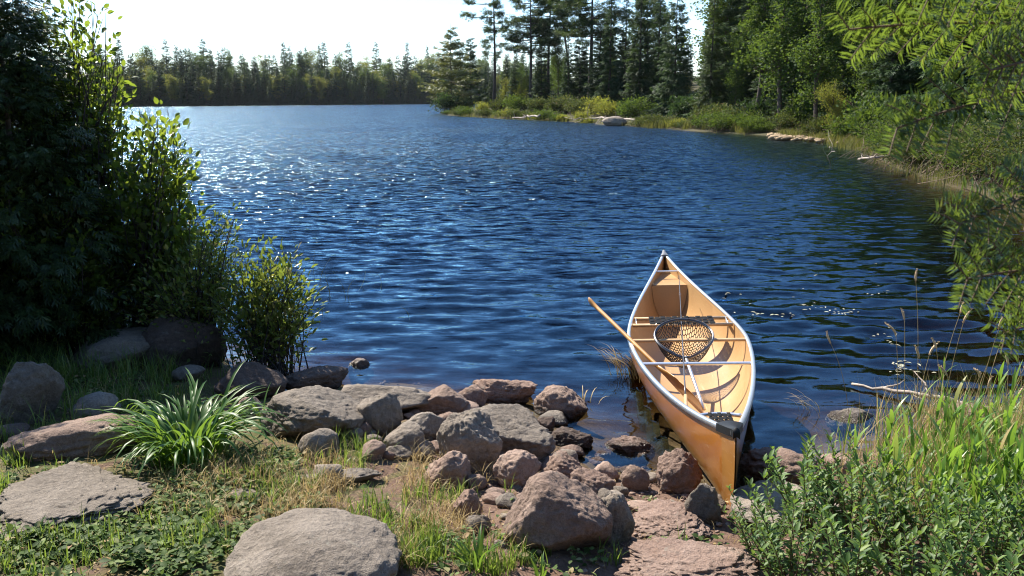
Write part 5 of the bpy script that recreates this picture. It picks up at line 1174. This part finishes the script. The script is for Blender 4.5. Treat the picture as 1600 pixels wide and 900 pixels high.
# ------------------------------------------------------------------ fir branches hanging in from the right
def fir_branch(r_, root, tip, width, sag):
    wood, nd_ = MB(), MB(); n = 13; ax = tip - root; L0 = np.linalg.norm(ax); pts = bez(root, root * .5 + tip * .5 + Z3 * sag, tip, n); vd = unit((root + tip) / 2 - EYE)
    side = unit(np.cross(unit(ax), vd)); side = unit(side * .9 + vd * r_.uniform(-.35, .35)); twigs = [(pts, .0026)]
    for i in range(2, n):
        t = i / (n - 1)
        for sd in (-1, 1):
            if r_.random() < .1: continue
            l = width * (1.08 - t) ** .55 * r_.uniform(.7, 1.1) + .02; d = unit(unit(pts[i] - pts[i - 1]) * .75 + sd * side * .9 + r_.normal(size=3) * .12)
            tp = np.stack([pts[i] + d * l * q - Z3 * .12 * l * q * q for q in np.linspace(0, 1, 7)]); twigs.append((tp, .0013))
            if False:
                for j in (2, 4):
                    for s2 in (-1, 1):
                        l2 = l * r_.uniform(.25, .42); d2 = unit(d * .8 + s2 * np.cross(d, np.cross(side, d)) * .0 + s2 * unit(np.cross(d, unit(np.cross(unit(ax), side)))) * .8 + r_.normal(size=3) * .1)
                        twigs.append((np.stack([tp[j] + d2 * l2 * q - Z3 * .08 * l2 * q for q in np.linspace(0, 1, 5)]), .001))
    nrm = unit(np.cross(unit(ax), side)); nrm = nrm if nrm[2] > 0 else -nrm
    P, A, NN = [], [], []
    for tp, r in twigs:
        wood.tube(tp, np.linspace(r, r * .5, len(tp)), 4, False); seg = np.diff(tp, axis=0); ln = np.linalg.norm(seg, axis=1).sum(); m_ = int(ln / .0012); t = r_.random(m_) * (len(tp) - 1); k = np.minimum(t.astype(int), len(tp) - 2); f = (t - k)[:, None]
        on = tp[k] * (1 - f) + tp[k + 1] * f; d = unit(seg[k]); s_ = unit(np.cross(nrm, d)) * np.where(r_.random(m_) < .5, 1, -1)[:, None]
        P.append(on); A.append(s_ + d * .38 + nrm * (r_.random(m_) ** 2 * .8)[:, None]); NN.append(nrm + r_.normal(size=(m_, 3)) * .25)
    P, A, NN = map(np.concatenate, (P, A, NN)); scatter(nd_, DIAMOND, P, A, unit(NN), .023 * r_.uniform(.85, 1.1, len(P)), .0027)
    return wood, nd_
rg = np.random.default_rng(76)
fb = np.array([2.35, 1.75, .33]); fir = empty('fir_tree', tuple(fb), 'fir tree standing just outside the right edge, its branches hanging into the picture', 'tree')
mb = MB(); mb.tube(np.stack([np.zeros(8), .03 * np.sin(np.linspace(0, 4, 8)), np.linspace(0, 4.2, 8)], 1), np.linspace(.07, .03, 8), 9); obj('trunk', mb.mesh('trunk', True), M['bark'], fir)
FIRB = [(1305, 46, 1.25, 60, .08, .03), (1380, 200, 1.2, 130, .08, .03), (1478, 350, 1.15, 275, .07, .02), (1490, 436, 1.1, 425, .06, .02), (1550, 520, 1.2, 495, .05, .02), (1430, -5, 1.2, -60, .08, .03), (1525, 110, 1.15, 90, .075, .02)]
for u, v, y, vr, wdt, sag in FIRB:
    tip = on_y(u + 22, v, y); root = on_y(1750 + rg.uniform(-10, 40), vr, y + .12)
    w_, n_ = fir_branch(rg, root, tip, wdt, sag)
    inner = np.array([fb[0], fb[1], root[2] + .05]); w_.tube(np.stack([inner, (inner + root) / 2 + Z3 * .03, root]), [.011, .008, .004], 5, False)
    o = obj('branch', w_.mesh('branch', True), M['twig'], fir); o.matrix_parent_inverse = Matrix.Translation(-Vector(fb))
    o2 = obj('needles', n_.mesh('needles'), M['fir'], o)

# ------------------------------------------------------------------ small things on and in the water
rg = np.random.default_rng(77); mb = MB()
def float_px(lst):
    U = np.concatenate([rg.normal(u, su, n) for u, v, su, sv, n in lst]); V_ = np.concatenate([rg.normal(v, sv, n) for u, v, su, sv, n in lst]); P = on_z(U, V_, .012)
    return P[(lake_dist(P[:, 0], P[:, 1]) < -.1) & ~in_canoe(P[:, 0], P[:, 1], 1.15)]
P = float_px([(1265, 480, 9, 2.5, 12), (1225, 492, 12, 2, 8), (1318, 488, 14, 3, 16), (1375, 458, 10, 2, 6), (1390, 525, 14, 9, 12), (1405, 575, 16, 5, 26), (1180, 490, 6, 3, 5), (1200, 470, 60, 25, 8), (1440, 420, 60, 20, 8), (1140, 460, 6, 2, 3)])
n = len(P); scatter(mb, LEAF, P, rand_dirs(rg, n) * [1, .6, .05], unit(rand_dirs(rg, n) * .15 + Z3), rg.uniform(.02, .06, n), .018)
tag(obj('floating_leaves', mb.mesh('floating_leaves'), plain_mat('pale_floating_leaf', (.42, .40, .27), .5, var=.4, vscale=40)), 'pale leaves drifting on the water right of the canoe', None, None, 'stuff')
def floating_tuft(u, v, n, ln, label, az0, col='straw'):
    m_ = MB(); c = on_z(u, v, .008); P = np.zeros((n, 3)); P[:, :2] = rg.normal(size=(n, 2)) * .05; a = az0 + rg.normal(size=n) * .45
    blades(m_, P, rg.uniform(.5, 1.1, n) * ln, .007, 1.38 + rg.random(n) * .1, rg, 4, .08, a)
    o = obj('floating_grass', m_.mesh('floating_grass'), M['straw'], None, tuple(c)); return tag(o, label, 'grass')
floating_tuft(985, 590, 40, .34, 'pale tuft of grass stems floating against the side of the canoe', 2.5)
floating_tuft(1265, 640, 16, .20, 'small pale sprig floating right of the canoe', 2.9)
floating_tuft(918, 630, 8, .14, 'few pale grass blades beside the rounded reddish boulder', 1.2)
for k, (u, v, h) in enumerate([(516, 470, .42), (518, 468, .3), (541, 472, .34), (560, 455, .22), (408, 345, .5), (462, 420, .45), (492, 440, .4), (505, 500, .25), (500, 452, .35), (548, 476, .3), (594, 455, .2), (640, 500, .16), (1480, 400, .4), (1530, 420, .3)]):
    b = on_z(u, v, -.05); pts = bez(np.zeros(3), np.array([rg.normal() * .03, 0, h * .6]), np.array([rg.normal() * .10, rg.normal() * .05, h]), 7); m_ = MB(); m_.tube(pts, np.linspace(.0026, .0012, 7), 4, False)
    tag(obj('reed_stalk', m_.mesh('reed_stalk'), M['sedge'], None, tuple(b)), 'thin dark reed stalk standing in open water off the left-hand shrubs' if u < 1000 else 'thin reed stalk standing in the dark water off the right-hand bank', 'reed', 'reed stalks in the water')

# ------------------------------------------------------------------ thin summer haze over the lake
m, nt, out = newmat('summer_haze'); pv = N(nt, 'ShaderNodeVolumePrincipled', Density=.00005); pv.inputs['Color'].default_value = (.86, .93, 1, 1); pv.inputs['Anisotropy'].default_value = .3
nt.links.new(pv.outputs[0], out.inputs['Volume'])
mb = MB(); mb.box((0, 460, 27), (2400, 1000, 90)); tag(obj('haze', mb.mesh('haze'), m), 'thin pale haze over the lake', None, None, 'stuff')
